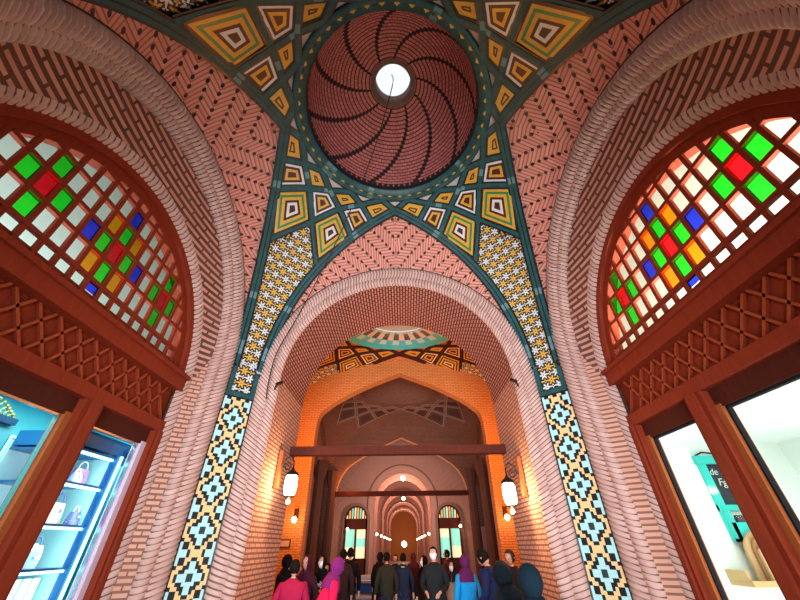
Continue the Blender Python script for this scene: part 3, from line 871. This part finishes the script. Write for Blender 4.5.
vring(V2, .585, .28, [(tq_, tq_), (tq_, tq_), (M['cyan'], tq_), (tq_, M['cyan']), (bk_, wh_), (wh_, bk_), (bk_, wh_), (M['cyan'], tq_)], 'turquoise_ring', c2)
def capdome(V, r, hh_, ro, mat, parent, mats=None, sky=True):
    mb = MB(); n = 64; rows = []
    for i in range(21):
        an = i / 20 * math.acos(ro / r); q = r * math.cos(an); x0 = Vector(V.p(r, 0, 0))
        z = (x0.z - H) / S + hh_ * math.sin(an)
        rows.append([W(q * V.kx * math.cos(t * 2 * pi / n), V.yc + q * V.ky * math.sin(t * 2 * pi / n), z) for t in range(n + 1)])
    mb.grid(rows, mat, [[(t / n * 12, i * .15) for t in range(n + 1)] for i in range(21)]); mb.build('dome', parent)
capdome(V2, .285, .25, .12, M['wallwhite'], c2)
mb = MB(); archloft(mb, 0, [(1.6, .745, .872), (1.6, 1.45, 1.1)], M['bay2']); mb.build('wall_second_bay_front', kind='structure', label='brick wall face on the far side of the near arch')
sidewalls(1.6, 3.2, 1.36, M['bay2'], 'wall_second_bay', 'orange lit brick wall of the second bay')
plate(3.2, .14, C2, M['bay2'], 'wall_pointed_arch', 'wide orange lit pointed brick arch')
V3 = Vault(4.5, 1.36, 1.25, .74, 1.20, (3.34, 5.7))
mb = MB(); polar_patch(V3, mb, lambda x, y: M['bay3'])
c3 = mb.build('ceiling_third_bay', kind='structure', label='dim brown brick vault with kite tiles beyond the orange arch')
for k in range(4): spandrel(V3, k, M['bay3'], c3)
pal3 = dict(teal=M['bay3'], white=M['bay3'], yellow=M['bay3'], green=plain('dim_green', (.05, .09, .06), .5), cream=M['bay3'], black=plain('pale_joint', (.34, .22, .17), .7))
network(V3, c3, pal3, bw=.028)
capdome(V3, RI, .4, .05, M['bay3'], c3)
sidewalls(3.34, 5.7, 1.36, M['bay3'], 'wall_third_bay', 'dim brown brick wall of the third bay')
plate(5.7, .14, C3, M['bay3'], 'wall_far_pointed_arch', 'farther pointed brick arch with orange lit underside', mat2=M['bay2'])  # underside takes the orange brick: warm light painted as colour
# slender engaged columns in the third bay
for s in (-1, 1):
    for x, y in ((1.22, 3.9), (1.24, 4.7), (1.2, 5.62)):
        mb = MB(); c = W(s * x, y, ZF)
        mb.lathe(c, [(.28, 0), (.28, .3), (.20, .36), (.20, 4.0), (.24, 4.1), (.30, 4.3), (.34, 4.7)], M['bay3'], 8, smooth=False)
        mb.build('brick_column', kind='structure', label='dim engaged brick column of the third bay')
# hall beyond
sidewalls(5.84, 8.2, 1.75, M['hall'], 'wall_hall', 'pinkish brick side wall of the far hall')
mb = MB(); archloft(mb, 0, [(8.2, .75, .80), (8.2, 2.0, 1.3)], M['hall']); mb.grid([[W(a, 5.86, z) for a, z in archpts(1.9, .9)], [W(a, 8.2, z) for a, z in archpts(1.9, .9)]], M['hall'])
mb.build('wall_hall_back', kind='structure', label='pinkish brick back wall around the long arcade')
tr = empty('trim_1', W(0, 8.2, ZF), kind='structure', label='ribbed brick arcade vault receding into the distance')
mb = MB(); archloft(mb, 0, [(8.2, .75, .80), (15, .75, .80), (24, .75, .80)], M['hall']); mb.build('arcade_vault', tr)
for i in range(13):
    y = 8.15 + i * 1.15; mb = MB(); archloft(mb, 0, [(y, .80, .80), (y, .66, .78), (y + .22, .66, .78), (y + .22, .80, .80)], M['hall'], na=40, nl=4); mb.build('rib_arch', tr)
mb = MB(); mb.face([W(-.9, 20.5, ZF), W(.9, 20.5, ZF), W(.9, 20.5, 1.8), W(-.9, 20.5, 1.8)], M['bay2']); mb.build('wall_arcade_end', kind='structure', label='dark end of the long arcade')
for i in range(4): lamp('arcade_light', 'POINT', (0, 9.0 + i * 3.2, 1.05), 320, (1, .55, .42), .15)
# niche doors
for s in (-1, 1):
    d = empty('door_3' if s < 0 else 'door_4', W(s * 1.05, 8.15, ZF), kind='structure', label='dark wooden arched door with coloured glass left of the arcade' if s < 0 else 'dark wooden arched door with coloured glass right of the arcade')
    cx, hw, c = s * 1.05, .25, .50
    def apt(w): return [(cx + w, ZF)] + [(cx + w * math.cos(pi * t / 20), c + w * math.sin(pi * t / 20)) for t in range(21)] + [(cx - w, ZF)]
    mb = MB(); A_, B_ = apt(hw + .06), apt(hw)
    for y0, P1, P2 in ((8.13, A_, B_),): mb.grid([[W(a, y0, z) for a, z in P1], [W(a, y0, z) for a, z in P2]], M['hall'])
    mb.grid([[W(a, 8.13, z) for a, z in A_], [W(a, 8.2, z) for a, z in A_]], M['hall']); mb.build('brick_surround', d)
    mb = MB(); A_, B_ = apt(hw), apt(hw - .03); mb.grid([[W(a, 8.10, z) for a, z in A_], [W(a, 8.10, z) for a, z in B_]], M['darkwood']); mb.grid([[W(a, 8.10, z) for a, z in A_], [W(a, 8.2, z) for a, z in A_]], M['darkwood'])
    mb.wbox((cx - hw, 8.10, .30), (cx + hw, 8.18, .50), M['darkwood']); mb.wbox((cx - .02, 8.10, ZF), (cx + .02, 8.18, .30), M['darkwood'])
    mb.wbox((cx - hw, 8.10, ZF), (cx + hw, 8.18, -.22), M['darkwood'])
    for q in range(-3, 4): mb.wbox((cx + q * .06 - .008, 8.11, .5), (cx + q * .06 + .008, 8.15, .5 + math.sqrt(hw * hw - (q * .06) ** 2)), M['darkwood'])
    mb.build('frame', d)
    ga, gb, gc = emit('lit_green_glass', (.25, .75, .60), .8), emit('lit_pale_glass', (.9, .75, .45), .9), emit('lit_amber_glass', (1, .45, .1), .8)
    mb = MB()
    for q, x0 in enumerate((cx - .22, cx + .02)):
        for r_, (z0, z1) in enumerate(((-.22, -.02), (-.02, .14), (.14, .30))):
            mb.face([W(x0, 8.16, z0), W(x0 + .2, 8.16, z0), W(x0 + .2, 8.16, z1), W(x0, 8.16, z1)], (gb, ga, ga, gb, ga, gb)[q * 3 + r_] if s < 0 else (ga, ga, gb, gb, ga, ga)[q * 3 + r_])
    for q in range(-4, 4):
        x0 = cx + q * .06; zt = c + math.sqrt(max(0, .22 ** 2 - (x0 + .03 - cx) ** 2)); mb.face([W(x0, 8.17, c), W(x0 + .06, 8.17, c), W(x0 + .06, 8.17, zt), W(x0, 8.17, zt)], (gc, ga, gb)[q % 3])
    mb.build('coloured_glass', d)
# tie beams
for nm, y, z, xw, lab, t_ in (('trim_2', 1.50, .535, .76, 'dark wooden tie beam across the near arch', .028), ('trim_3', 5.62, .72, 1.18, 'dark wooden tie beam across the farther arch', .036)):
    mb = MB(); mb.wbox((-xw, y - t_, z - t_), (xw, y + t_, z + t_), M['darkwood']); mb.build(nm, kind='structure', label=lab)
# ------------------------------------------------------------------ lanterns and wall lamps
def scroll(c, r, s, n=16, turns=1.4):
    return [(c[0] + s * r * (1 - .6 * t / n) * math.cos(t / n * turns * 2 * pi), c[1], c[2] + r * (1 - .6 * t / n) * math.sin(t / n * turns * 2 * pi)) for t in range(n + 1)]
def lantern(s, y, z, lab):
    xw = .742
    o = empty('wall_lantern', W(s * xw, y, z), lab, 'lantern', 'lit glass lanterns on the arch jambs')
    mb = MB(); mb.wbox((s * (xw - .004), y - .022, z - .02), (s * (xw - .024), y + .022, z + .19), M['woodlit']); mb.build('wooden_bracket', o)
    mb = MB(); x0 = s * (xw - .024); xl = s * (xw - .10)
    P = [W(x0, y, z + .10), W(lerp(x0, xl, .3), y, z + .145), W(lerp(x0, xl, .7), y, z + .16), W(xl, y, z + .13), W(xl, y, z + .085)]
    mb.tube(P, .012, M['iron'], 8); mb.tube(scroll(W(lerp(x0, xl, .5), y, z + .10), .07, s), .008, M['iron'], 6); mb.build('scroll_arm', o)
    c = W(xl, y, z)
    mb = MB(); mb.lathe((c[0], c[1], c[2] - .16), [(.055, 0), (.09, .03), (.105, .12), (.10, .26), (.085, .30)], M['lampglass'], 12); gs = mb.build('glass_shade', o)
    mb = MB(); mb.lathe((c[0], c[1], c[2] + .14), [(.11, 0), (.10, .03), (.05, .07), (.02, .10), (.012, .13)], M['iron'], 12)
    mb.lathe((c[0], c[1], c[2] - .18), [(.01, -.02), (.06, 0), (.10, .015), (.06, .025)], M['iron'], 12)
    for t in range(4):
        a = t * pi / 2 + .4; mb.tube([(c[0] + .09 * math.cos(a), c[1] + .09 * math.sin(a), c[2] - .16), (c[0] + .112 * math.cos(a), c[1] + .112 * math.sin(a), c[2] + .14)], .006, M['iron'], 5)
    mb.build('metal_cage', gs)
    mb = MB(); mb.ball((c[0], c[1], c[2] - .24), .035, M['bulb'], 10); mb.build('finial_bulb', gs)
    lamp('lantern_light', 'POINT', (xl - s * .03, y - .055, z), 60, (1, .60, .30), .06)
lantern(-1, 1.27, .30, 'lit glass lantern with scroll arm on the left jamb of the near arch')
lantern(1, 1.20, .235, 'lit glass lantern with scroll arm on the right jamb of the near arch')
def bulblamp(x, y, z, lab, dirx=0, diry=-1, w=.02):
    o = empty('wall_lamp', W(x, y, z), lab, 'wall lamp', 'small round wall lamps')
    mb = MB(); mb.wbox((x - .018, y - .018, z + .0), (x + .018, y + .018, z + .10), M['darkwood']); mb.build('wooden_backplate', o)
    mb = MB(); mb.ball(W(x + dirx * .05, y + diry * .05, z), .075, M['bulb'], 12); mb.build('globe', o)
    mb = MB(); mb.tube([W(x, y, z + .06), W(x + dirx * .05, y + diry * .05, z + .05), W(x + dirx * .05, y + diry * .05, z + .02)], .012, M['iron'], 6); mb.build('arm', o)
    lamp('wall_lamp_light', 'POINT', (x + dirx * .05, y + diry * .10, z), 8, (1, .55, .25), .06)
bulblamp(-1.10, 3.18, .225, 'small round lamp on the left leg of the orange arch')
bulblamp(1.10, 3.18, .225, 'small round lamp on the right leg of the orange arch')
bulblamp(-1.22, 8.05, .30, 'small bright lamp beside the left coloured glass door'); bulblamp(1.28, 8.05, .34, 'small bright lamp beside the right coloured glass door')
for s in (-1, 1):
    for i in range(6):
        y = 8.8 + i * 1.9
        mb = MB(); mb.ball(W(s * .62, y, .22), .075, M['bulb'], 10)
        mb.tube([W(s * .62, y, .22), W(s * .74, y, .30)], .015, M['iron'], 6)
        mb.build('arcade_lamp', category='lamp', group='round lamps lining the arcade', label='glowing round lamp on the %s side of the far arcade' % ('left' if s < 0 else 'right'))
for y, z in ((8.9, 1.42), (13.0, 1.36), (19.5, .05)):
    mb = MB(); mb.ball(W(.02, y, z), .16 if z > 1 else .34, M['bulb'], 12); mb.build('hanging_globe', category='lamp', label='bright ceiling globe at the mouth of the arcade' if y < 9 else ('second bright ceiling globe deeper in the arcade' if y < 14 else 'bright round globe low at the end of the arcade'), group='globes on the arcade axis')
# two small spotlights on the mouldings, cable from the oculus
for s in (-1, 1):
    o = empty('spotlight', W(s * .76, .985, .815), 'small dark spotlight on the %s haunch of the near arch' % ('left' if s < 0 else 'right'), 'spotlight', 'small spotlights on the arch')
    c = W(s * .74, .97, .815); mb = MB(); mb.tube([c, (c[0] - s * .10, c[1] - .05, c[2] + .01)], .028, M['iron'], 10); mb.build('housing', o)
    mb = MB(); mb.tube([W(s * .76, 1.0, .80), c], .012, M['iron'], 6); mb.tube([(c[0], c[1], c[2] - .03), (c[0] + s * .02, c[1], c[2] - .10)], .012, M['iron'], 6); mb.build('bracket', o)
mb = MB()
pts = [W(-.01, .0, 2.75), W(-.01, .03, 2.6), W(-.16, .34, 2.28), W(-.38, .68, 1.93), W(-.60, .92, 1.55), W(-.70, .972, 1.30), W(-.78, .962, 1.03), W(-.79, .962, .82), W(-.78, .962, .72)]
def cat3(P, n=8):
    out = []
    for i in range(len(P) - 1):
        p = [Vector(P[max(i - 1, 0)]), Vector(P[i]), Vector(P[i + 1]), Vector(P[min(i + 2, len(P) - 1)])]
        for k in range(n):
            t = k / n; out.append(.5 * ((2 * p[1]) + (p[2] - p[0]) * t + (2 * p[0] - 5 * p[1] + 4 * p[2] - p[3]) * t * t + (3 * p[1] - p[0] - 3 * p[2] + p[3]) * t ** 3))
    return out + [Vector(P[-1])]
mb.tube(cat3(pts), .009, M['iron'], 6); mb.build('cable', category='cable', label='thin dark cable running from the oculus down to the left side of the arch')
# signs
mb = MB(); brd = plain('mauve_board', (.20, .10, .13), .6); mb.wbox((1.17, 4.98, -.62), (1.35, 5.0, .22), brd)
mb.build('notice_board', category='board', label='tall dull mauve board standing by the right wall behind the people')
o = empty('wall_plaque', W(-1.17, 3.19, .03), 'small framed plaque on the left leg of the orange arch', 'plaque')
mb = MB(); mb.wbox((-1.23, 3.185, -.01), (-1.12, 3.20, .06), M['darkwood']); mb.build('frame', o)
mb = MB(); mb.wbox((-1.22, 3.18, 0), (-1.13, 3.186, .05), plain('plaque_face', (.45, .30, .22), .5)); mb.build('face', o)
# blue pool with stone rim
pool = empty('pool', W(-.3, 7.0, ZF), 'low blue tiled pool with beige stone rim in the far hall', 'pool')
bt = plain('blue_pool_tile', (.01, .10, .42), .25, .6, var=.3, scale=6); c = W(-.3, 7.0, ZF)
mb = MB(); mb.lathe(c, [(2.25, 0), (2.25, .36)], bt, 8, smooth=False); mb.build('basin', pool)
mb = MB(); mb.lathe(c, [(2.25, .36), (2.40, .37), (2.40, .45), (1.95, .45), (1.95, .3)], plain('beige_stone', (.42, .34, .27), .6), 8, smooth=False); mb.build('rim', pool)
mb = MB(); mb.lathe(c, [(2.0, .33), (.01, .33)], plain('blue_water', (.01, .16, .5), .05, .8), 8, smooth=False); mb.build('water', pool)
mb = MB(); mb.face([W(-1.35, 3.6, ZF + .004), W(1.35, 3.6, ZF + .004), W(1.35, 5.65, ZF + .004), W(-1.35, 5.65, ZF + .004)], plain('blue_sheet', (.012, .10, .33), .8, var=.3, scale=1.5))  # flat blue quad just above the floor
mb.build('sheet', category='sheet', label='blue carpet laid on the floor in front of the pool')
SKIN = [plain('skin', (.55, .30, .22), .5, .3), plain('warm_skin', (.62, .36, .27), .5, .3)]
HAIR = plain('black_hair', (.012, .009, .008), .5, .4); GREYH = plain('grey_hair', (.30, .27, .25), .6)
MASK = plain('white_face_mask', (.80, .86, .90), .6); DARK = plain('dark_eye', (.02, .015, .012), .3); LIP = plain('lips', (.45, .14, .12), .5)
SHOE = plain('dark_shoe', (.02, .02, .02), .5)
def skinmesh(name, V, E, R, mat, root=0, lvl=1):
    me = bpy.data.meshes.new(name); me.from_pydata(V, E, []); o = bpy.data.objects.new(name, me); COL.objects.link(o)
    mo = o.modifiers.new('s', 'SKIN')
    if not me.skin_vertices: 
        bm_ = bmesh.new(); bm_.from_mesh(me); bm_.verts.layers.skin.verify(); bm_.to_mesh(me); bm_.free()
    sv = me.skin_vertices[0].data
    for i, r in enumerate(R): sv[i].radius = (r if isinstance(r, tuple) else (r, r)); sv[i].use_root = i == root
    mo.use_smooth_shade = True
    sb = o.modifiers.new('u', 'SUBSURF'); sb.levels = lvl; sb.render_levels = lvl
    dg = bpy.context.evaluated_depsgraph_get(); dg.update()
    m2 = bpy.data.meshes.new_from_object(o.evaluated_get(dg))
    bpy.data.objects.remove(o)
    m2.materials.clear(); m2.materials.append(mat)
    for p_ in m2.polygons: p_.use_smooth = True
    return m2
def person(u, v, zr, rx, D, label, face=pi, coat=(.02, .02, .03), legs=(.02, .02, .03), hair='hair', hcol=(.012, .009, .008), mask=False, lean=0, tilt=0,
           long=False, arms='down', width=1.0, print_=False, bagc=None, stripe=None, sleeves=None):
    """rx, zr: direction of the top of the head seen from the eye; D: distance in metres"""
    top = H + zr * D; x0 = CX * S + rx * D; y0 = CY * S + D
    ht = 1.68
    cl, sl = math.cos(lean), math.sin(lean)
    # height such that the (leaning) head top meets `top`
    k = top / (.95 + (.73 * cl - .06 * sl)); k = max(.62, min(1.12, k)); 
    cf, sf = math.cos(face), math.sin(face)
    tops = .73 * sl * k                        # forward shift of the head from the lean
    bx, by = x0 + sf * tops, y0 - cf * tops
    def up_(p):
        x, y, z = p
        if z > .95: 
            zz = z - .95; y, z = y * cl + zz * sl, .95 + zz * cl - y * sl
        return Vector((x, y, z))
    nk = Vector((0, .005, 1.50))
    def hd(p):
        p = Vector(p) - nk; c_, s_ = math.cos(tilt), math.sin(tilt)
        p = Vector((p.x, p.y * c_ + p.z * s_, p.z * c_ - p.y * s_)) + nk
        return up_(p)
    def wd_(p): return (bx + (p[0] * cf - p[1] * sf) * k, by + (p[0] * sf + p[1] * cf) * k, p[2] * k)
    o = empty('person', (bx, by, 0), label, 'person')
    def put(me, name, par=None):
        q = bpy.data.objects.new(name, me); COL.objects.link(q); par = par or o
        q.parent = par
        if par is o: q.matrix_parent_inverse = Matrix.Translation(-Vector(o.location))
        return q
    V, E, R = [], [], []
    def add(p, r, par=None):
        V.append(wd_(up_(p))); R.append(r if not isinstance(r, tuple) else r); 
        if isinstance(r, float): R[-1] = r * k
        else: R[-1] = (r[0] * k, r[1] * k)
        if par is not None: E.append((par, len(V) - 1))
        return len(V) - 1
    sk = SKIN[int(u) % 2]
    pel = add((0, 0, .93), .09); sp_ = add((0, 0, 1.12), .085, pel); che = add((0, 0, 1.30), .09, sp_); nb_ = add((0, 0, 1.43), .06, che)
    V.append(wd_(hd((0, .01, 1.52)))); R.append(.05 * k); E.append((nb_, len(V) - 1)); 
    AR = {}
    for s in (-1, 1):
        if arms == 'down': el, wr = (s * .235, -.03, 1.12), (s * .245, .05, .88)
        elif arms == 'phone': el, wr = (s * .22, .0, 1.12), (s * .07, .26, 1.16)
        elif arms == 'one': el, wr = ((s * .235, -.03, 1.12), (s * .245, .05, .88)) if s < 0 else ((s * .22, .05, 1.14), (s * .10, .27, 1.22))
        else: el, wr = (s * .23, .02, 1.12), (s * .12, .25, 1.02)
        AR[s] = (el, wr)
        a = add((s * .160 * width, 0, 1.345), .045, che); b = add((el[0] * width, el[1], el[2]), .042, a); c = add((wr[0] * width, wr[1], wr[2]), .028, b)
        d = Vector(wr) - Vector(el); d.normalize(); pw = Vector((wr[0] * width, wr[1], wr[2]))
        sd = d.cross(Vector((s, 0, 0)) if abs(d.x) < .8 else Vector((0, 0, 1))).normalized()
        pm = add(pw + d * .06, (.036, .018), c)
        for f_, (off, ln) in enumerate(((-.030, .075), (-.010, .088), (.010, .082), (.028, .062))):
            f1 = add(pw + d * (.06 + ln * .55) + sd * off, .0095, pm); add(pw + d * (.06 + ln) + sd * off + Vector((-s * .012, 0, 0)), .008, f1)
        t1 = add(pw + d * .045 - sd * .045, .010, pm); add(pw + d * .085 - sd * .055, .009, t1)
    for s in (-1, 1):
        a = add((s * .09, 0, .88), .085, pel); b = add((s * .10, .02, .50), .055, a); c = add((s * .10, -.01, .09), .038, b); add((s * .105, .13, .035), .035, c)
    body = skinmesh('body', V, E, R, sk)
    # head appended to the same mesh
    bm_ = bmesh.new(); bm_.from_mesh(body); n = 16; rows = []
    def headp(th, ph, g=1.0):
        x, y, z = .082 * math.sin(ph) * math.cos(th), .100 * math.sin(ph) * math.sin(th), .112 * math.cos(ph)
        if z < 0: x *= 1 - .30 * (-z / .118); y *= 1 - .10 * (-z / .118)
        if y > .06 and abs(x) < .02 and -.03 < z < .02 and g == 1: y += .020
        return hd((x * g, .012 + y * g, 1.605 + z * g))
    for i in range(n + 1): rows.append([bm_.verts.new(wd_(headp(t * 2 * pi / 20, max(.02, min(pi - .02, i * pi / n))))) for t in range(20)])
    for i in range(n):
        for t in range(20): 
            fc = bm_.faces.new((rows[i][t], rows[i][(t + 1) % 20], rows[i + 1][(t + 1) % 20], rows[i + 1][t])); fc.smooth = True
    bm_.normal_update(); bm_.to_mesh(body); bm_.free(); bo = put(body, 'body')
    # face
    for s in (-1, 1):
        mb = MB(); mb.ball(wd_(hd((s * .030, .102, 1.61))), .012 * k, DARK, 6); mb.build('eye', bo)
        if hair != 'hair': continue
        mb = MB(); mb.ball(wd_(hd((s * .082, .01, 1.60))), .015 * k, sk, 6); mb.build('ear', bo)
    mb = MB(); mb.ball(wd_(hd((0, .098, 1.545))), .014 * k, LIP, 6, (1.4, 1, .5)); mb.build('mouth', bo)
    if mask:
        mb = MB(); rw = []
        for i in range(7):
            ph = lerp(1.45, 2.55, i / 6); rw.append([wd_(headp(lerp(.12 * pi, .88 * pi, t / 10), ph, 1.09 + .10 * math.sin(pi * t / 10) * math.sin(pi * i / 6))) for t in range(11)])
        mb.grid(rw, MASK); mb.build('face_mask', o)
    hm = plain('headwear', tuple(q_ * .5 for q_ in hcol) if max(hcol) < .05 else hcol, .85, .1)
    def shell(g, th0, z_open, drape, name, mat):
        mb = MB(); rw = []
        m_ = 14
        for i in range(m_ + 1):
            ph = lerp(.02, 2.4 if drape else 2.2, i / m_); r = []
            for t in range(25):
                a0 = (th0 if ph > z_open else .0)
                th = lerp(pi / 2 + a0, pi / 2 + 2 * pi - a0, t / 24); r.append(wd_(headp(th, ph, g + (.05 * max(0, ph - 1.4) if drape else 0))))
            rw.append(r)
        if drape:
            for i, (rx_, ry_, z) in enumerate(((.10, .10, 1.49), (.135, .12, 1.44), (.19, .14, 1.38), (.215, .155, 1.30))):
                rw.append([wd_(up_((rx_ * math.cos(lerp(pi / 2 + .05, 2.5 * pi - .05, t / 24)), ry_ * math.sin(lerp(pi / 2 + .05, 2.5 * pi - .05, t / 24)), z))) for t in range(25)])
        mb.grid(rw, mat); mb.build(name, o)
    if hair == 'hair': shell(1.10, .95, .85, False, 'hair', hm)
    elif hair == 'hijab': shell(1.17, .60, .80, True, 'headscarf', hm)
    elif hair == 'hood': shell(1.5, .55, .75, True, 'hood', hm)
    # clothes
    cm = plain('coat_cloth', coat, .8, .15, var=.12, scale=14); V2_, E2, R2 = [], [], []
    def a2(p, r, par=None):
        V2_.append(wd_(up_(p))); R2.append((r[0] * k, r[1] * k) if isinstance(r, tuple) else r * k)
        if par is not None: E2.append((par, len(V2_) - 1))
        return len(V2_) - 1
    p00 = a2((0, 0, .74), (.19 * width, .16)); p0 = a2((0, 0, .92), (.19 * width, .155), p00); p1 = a2((0, 0, 1.10), (.18 * width, .15), p0); p2 = a2((0, 0, 1.29), (.20 * width, .15), p1); p3 = a2((0, 0, 1.41), (.12 * width, .09), p2); a2((0, 0, 1.49), .070, p3)
    for s in (-1, 1):
        el, wr = AR[s]
        a = a2((s * .165 * width, 0, 1.365), .085, p2); b = a2((el[0] * width, el[1], el[2]), .062, a); a2((wr[0] * width, wr[1], wr[2]), .048, b)
    put(skinmesh('coat', V2_, E2, R2, cm), 'coat')
    lm = plain('leg_cloth', legs, .8)
    if long:
        mb = MB(); rw = []
        for z, rx_, ry_ in ((.10, .27, .23), (.45, .24, .20), (.80, .20, .155), (1.0, .185, .145), (1.1, .17, .13)):
            rw.append([wd_(up_((rx_ * width * (1 + .05 * math.cos(9 * t * 2 * pi / 36)) * math.cos(t * 2 * pi / 36), ry_ * (1 + .05 * math.cos(9 * t * 2 * pi / 36)) * math.sin(t * 2 * pi / 36), z))) for t in range(36)])
        mb.grid(rw, cm, closed=True); mb.build('long_skirt', o)
    else:
        V3_, E3, R3 = [], [], []
        for q in (((0, 0, .93), .13, None), ((-.09, 0, .86), .10, 0), ((-.10, .02, .5), .075, 1), ((-.10, 0, .11), .06, 2), ((.09, 0, .86), .10, 0), ((.10, .02, .5), .075, 4), ((.10, 0, .11), .06, 5)):
            V3_.append(wd_(q[0])); R3.append(q[1] * k)
            if q[2] is not None: E3.append((q[2], len(V3_) - 1))
        put(skinmesh('trousers', V3_, E3, R3, lm), 'trousers')
    for s in (-1, 1):
        mb = MB(); mb.ball(wd_((s * .103, .06, .045)), .12 * k, SHOE, 8, (.45 + .5 * abs(sf), .45 + .5 * abs(cf), .38)); mb.build('shoe', o)
    if print_:
        mb = MB(); wh = plain('white_print', (.75, .78, .80), .7); rnd = random.Random(3)
        for q in range(5):
            pts = []; cx_, cz = rnd.uniform(-.08, .08), rnd.uniform(1.02, 1.32)
            for t in range(9): pts.append(wd_(up_((cx_ + .05 * math.cos(t * .9 + q), .128 - abs(cx_) * .15, cz + .06 * math.sin(t * .7 + q * 2)))))
            mb.tube(pts, .011, wh, 5)
        mb.build('white_print', o)
    if stripe:
        mb = MB(); sm_ = plain('contrast_panel', stripe, .7); rw = []
        for i in range(8):
            z = lerp(.80, 1.36, i / 7); rw.append([wd_(up_((.20 * width * math.cos(t), .15 * math.sin(t), z))) for t in [lerp(-.9, .9, q / 8) for q in range(9)]])
        mb.grid(rw, sm_); mb.build('side_panel', o)
    if arms == 'phone':
        mb = MB(); c = Vector(wd_(up_((0, .34, 1.20)))); mb.box(c - Vector((.04, .006, .07)), c + Vector((.04, .006, .07)), M['black'])
        mb.build('phone', category='phone', label='dark phone held up by ' + label)
    return o
NAVY, BLK = (.008, .018, .045), (.004, .004, .006)
#      u    v    zr     rx     D
person(293, 562, -.030, -.256, 6.6, 'person in crimson coat with short black hair seen from behind at the left jamb', face=.25, coat=(.30, .008, .05), hair='hair', width=1.12)
person(304, 557, -.022, -.228, 7.6, 'person in plum headscarf looking back toward the viewer', face=2.9, coat=(.03, .01, .02), hair='hijab', hcol=(.05, .008, .03))
person(318, 557, -.022, -.192, 8.6, 'person in black headscarf and mask wearing a black top with white swirling print', face=2.9, coat=BLK, hair='hijab', hcol=(.012, .012, .015), mask=True, print_=True)
person(275, 553, -.020, -.275, 8.3, 'dark clothed person half hidden behind the left jamb', face=1.2, coat=BLK, hair='hijab', hcol=(.01, .008, .012), long=True)
person(326, 566, -.036, -.178, 10.0, 'small person in black sitting low between printed top and purple scarf', face=2.6, coat=BLK, hair='hair', lean=.1)
person(337, 558, -.030, -.155, 6.7, 'person in violet headscarf and hot pink coat leaning to the right', face=-1.1, coat=(.60, .008, .07), hair='hijab', hcol=(.16, .015, .13), lean=.30, arms='hold')
person(342, 550, -.010, -.145, 9.8, 'dark haired person in brown seen behind the violet headscarf', face=.2, coat=(.03, .014, .014))
person(349, 550, -.007, -.128, 10.5, 'tall person in black outlined against the left coloured glass door', face=.1, coat=BLK)
person(379, 553, -.016, -.058, 12.0, 'person in black coat at the left edge of the central crowd', face=-.5, coat=BLK, hair='hijab', hcol=(.012, .012, .02), long=True, width=1.05)
person(386, 553, -.016, -.042, 10.3, 'dark haired person in olive jacket with back to the viewer', face=.3, coat=(.020, .022, .015), legs=NAVY, width=1.1)
person(393, 557, -.020, -.022, 13.0, 'pale faced person looking out from behind the olive jacket', face=3.0, coat=NAVY, hair='hair')
person(401, 556, -.018, -.004, 10.8, 'person in navy jacket and trousers walking away in the middle of the aisle', face=0, coat=NAVY, legs=(.01, .02, .06), width=1.05)
person(411, 556, -.017, .020, 13.5, 'person in dark maroon under the arcade lights', face=.4, coat=(.05, .01, .02), hair='hijab', hcol=(.09, .02, .03))
person(423, 559, -.024, .045, 10.0, 'masked person in black bending toward a tall masked neighbour', face=2.3, coat=BLK, hair='hijab', hcol=BLK, mask=True, long=True)
person(433, 550, -.008, .068, 8.7, 'tall person in black robe with white face mask', face=2.9, coat=(.012, .016, .02), hair='hair', mask=True, long=True, arms='hold', width=1.1)
person(452, 563, -.034, .110, 9.6, 'masked person in long pale grey coat', face=2.7, coat=(.34, .30, .28), hair='hijab', hcol=(.03, .02, .03), mask=True, long=True)
person(447, 553, -.012, .100, 13.0, 'person in dark clothes standing before the right coloured glass door', face=1.5, coat=(.07, .02, .03))
person(464, 559, -.024, .140, 8.0, 'person in purple headscarf and bright blue coat with purple panel', face=.35, coat=(.01, .30, .72), hair='hijab', hcol=(.10, .015, .10), stripe=(.12, .02, .14), long=True, width=1.05)
person(484, 551, -.012, .190, 7.0, 'dark haired person in navy jacket looking down', face=.95, coat=(.010, .018, .075), legs=(.02, .03, .06), tilt=.5, lean=.12, arms='hold', width=1.1)
person(512, 553, -.014, .250, 7.6, 'person in black coat beside the right jamb with face turned down', face=2.3, coat=(.02, .012, .015), hair='hair', hcol=(.05, .03, .025), tilt=.3)
person(501, 570, -.048, .222, 5.6, 'person in dark grey teal jacket crouched low in front of the navy jacket', face=.4, coat=(.005, .012, .017), hair='hood', hcol=(.009, .022, .03), lean=.35)
person(531, 570, -.054, .285, 4.3, 'person in dark teal hooded jacket nearest the right jamb with back turned', face=.3, coat=(.005, .018, .028), hair='hood', hcol=(.008, .028, .045), width=1.6)
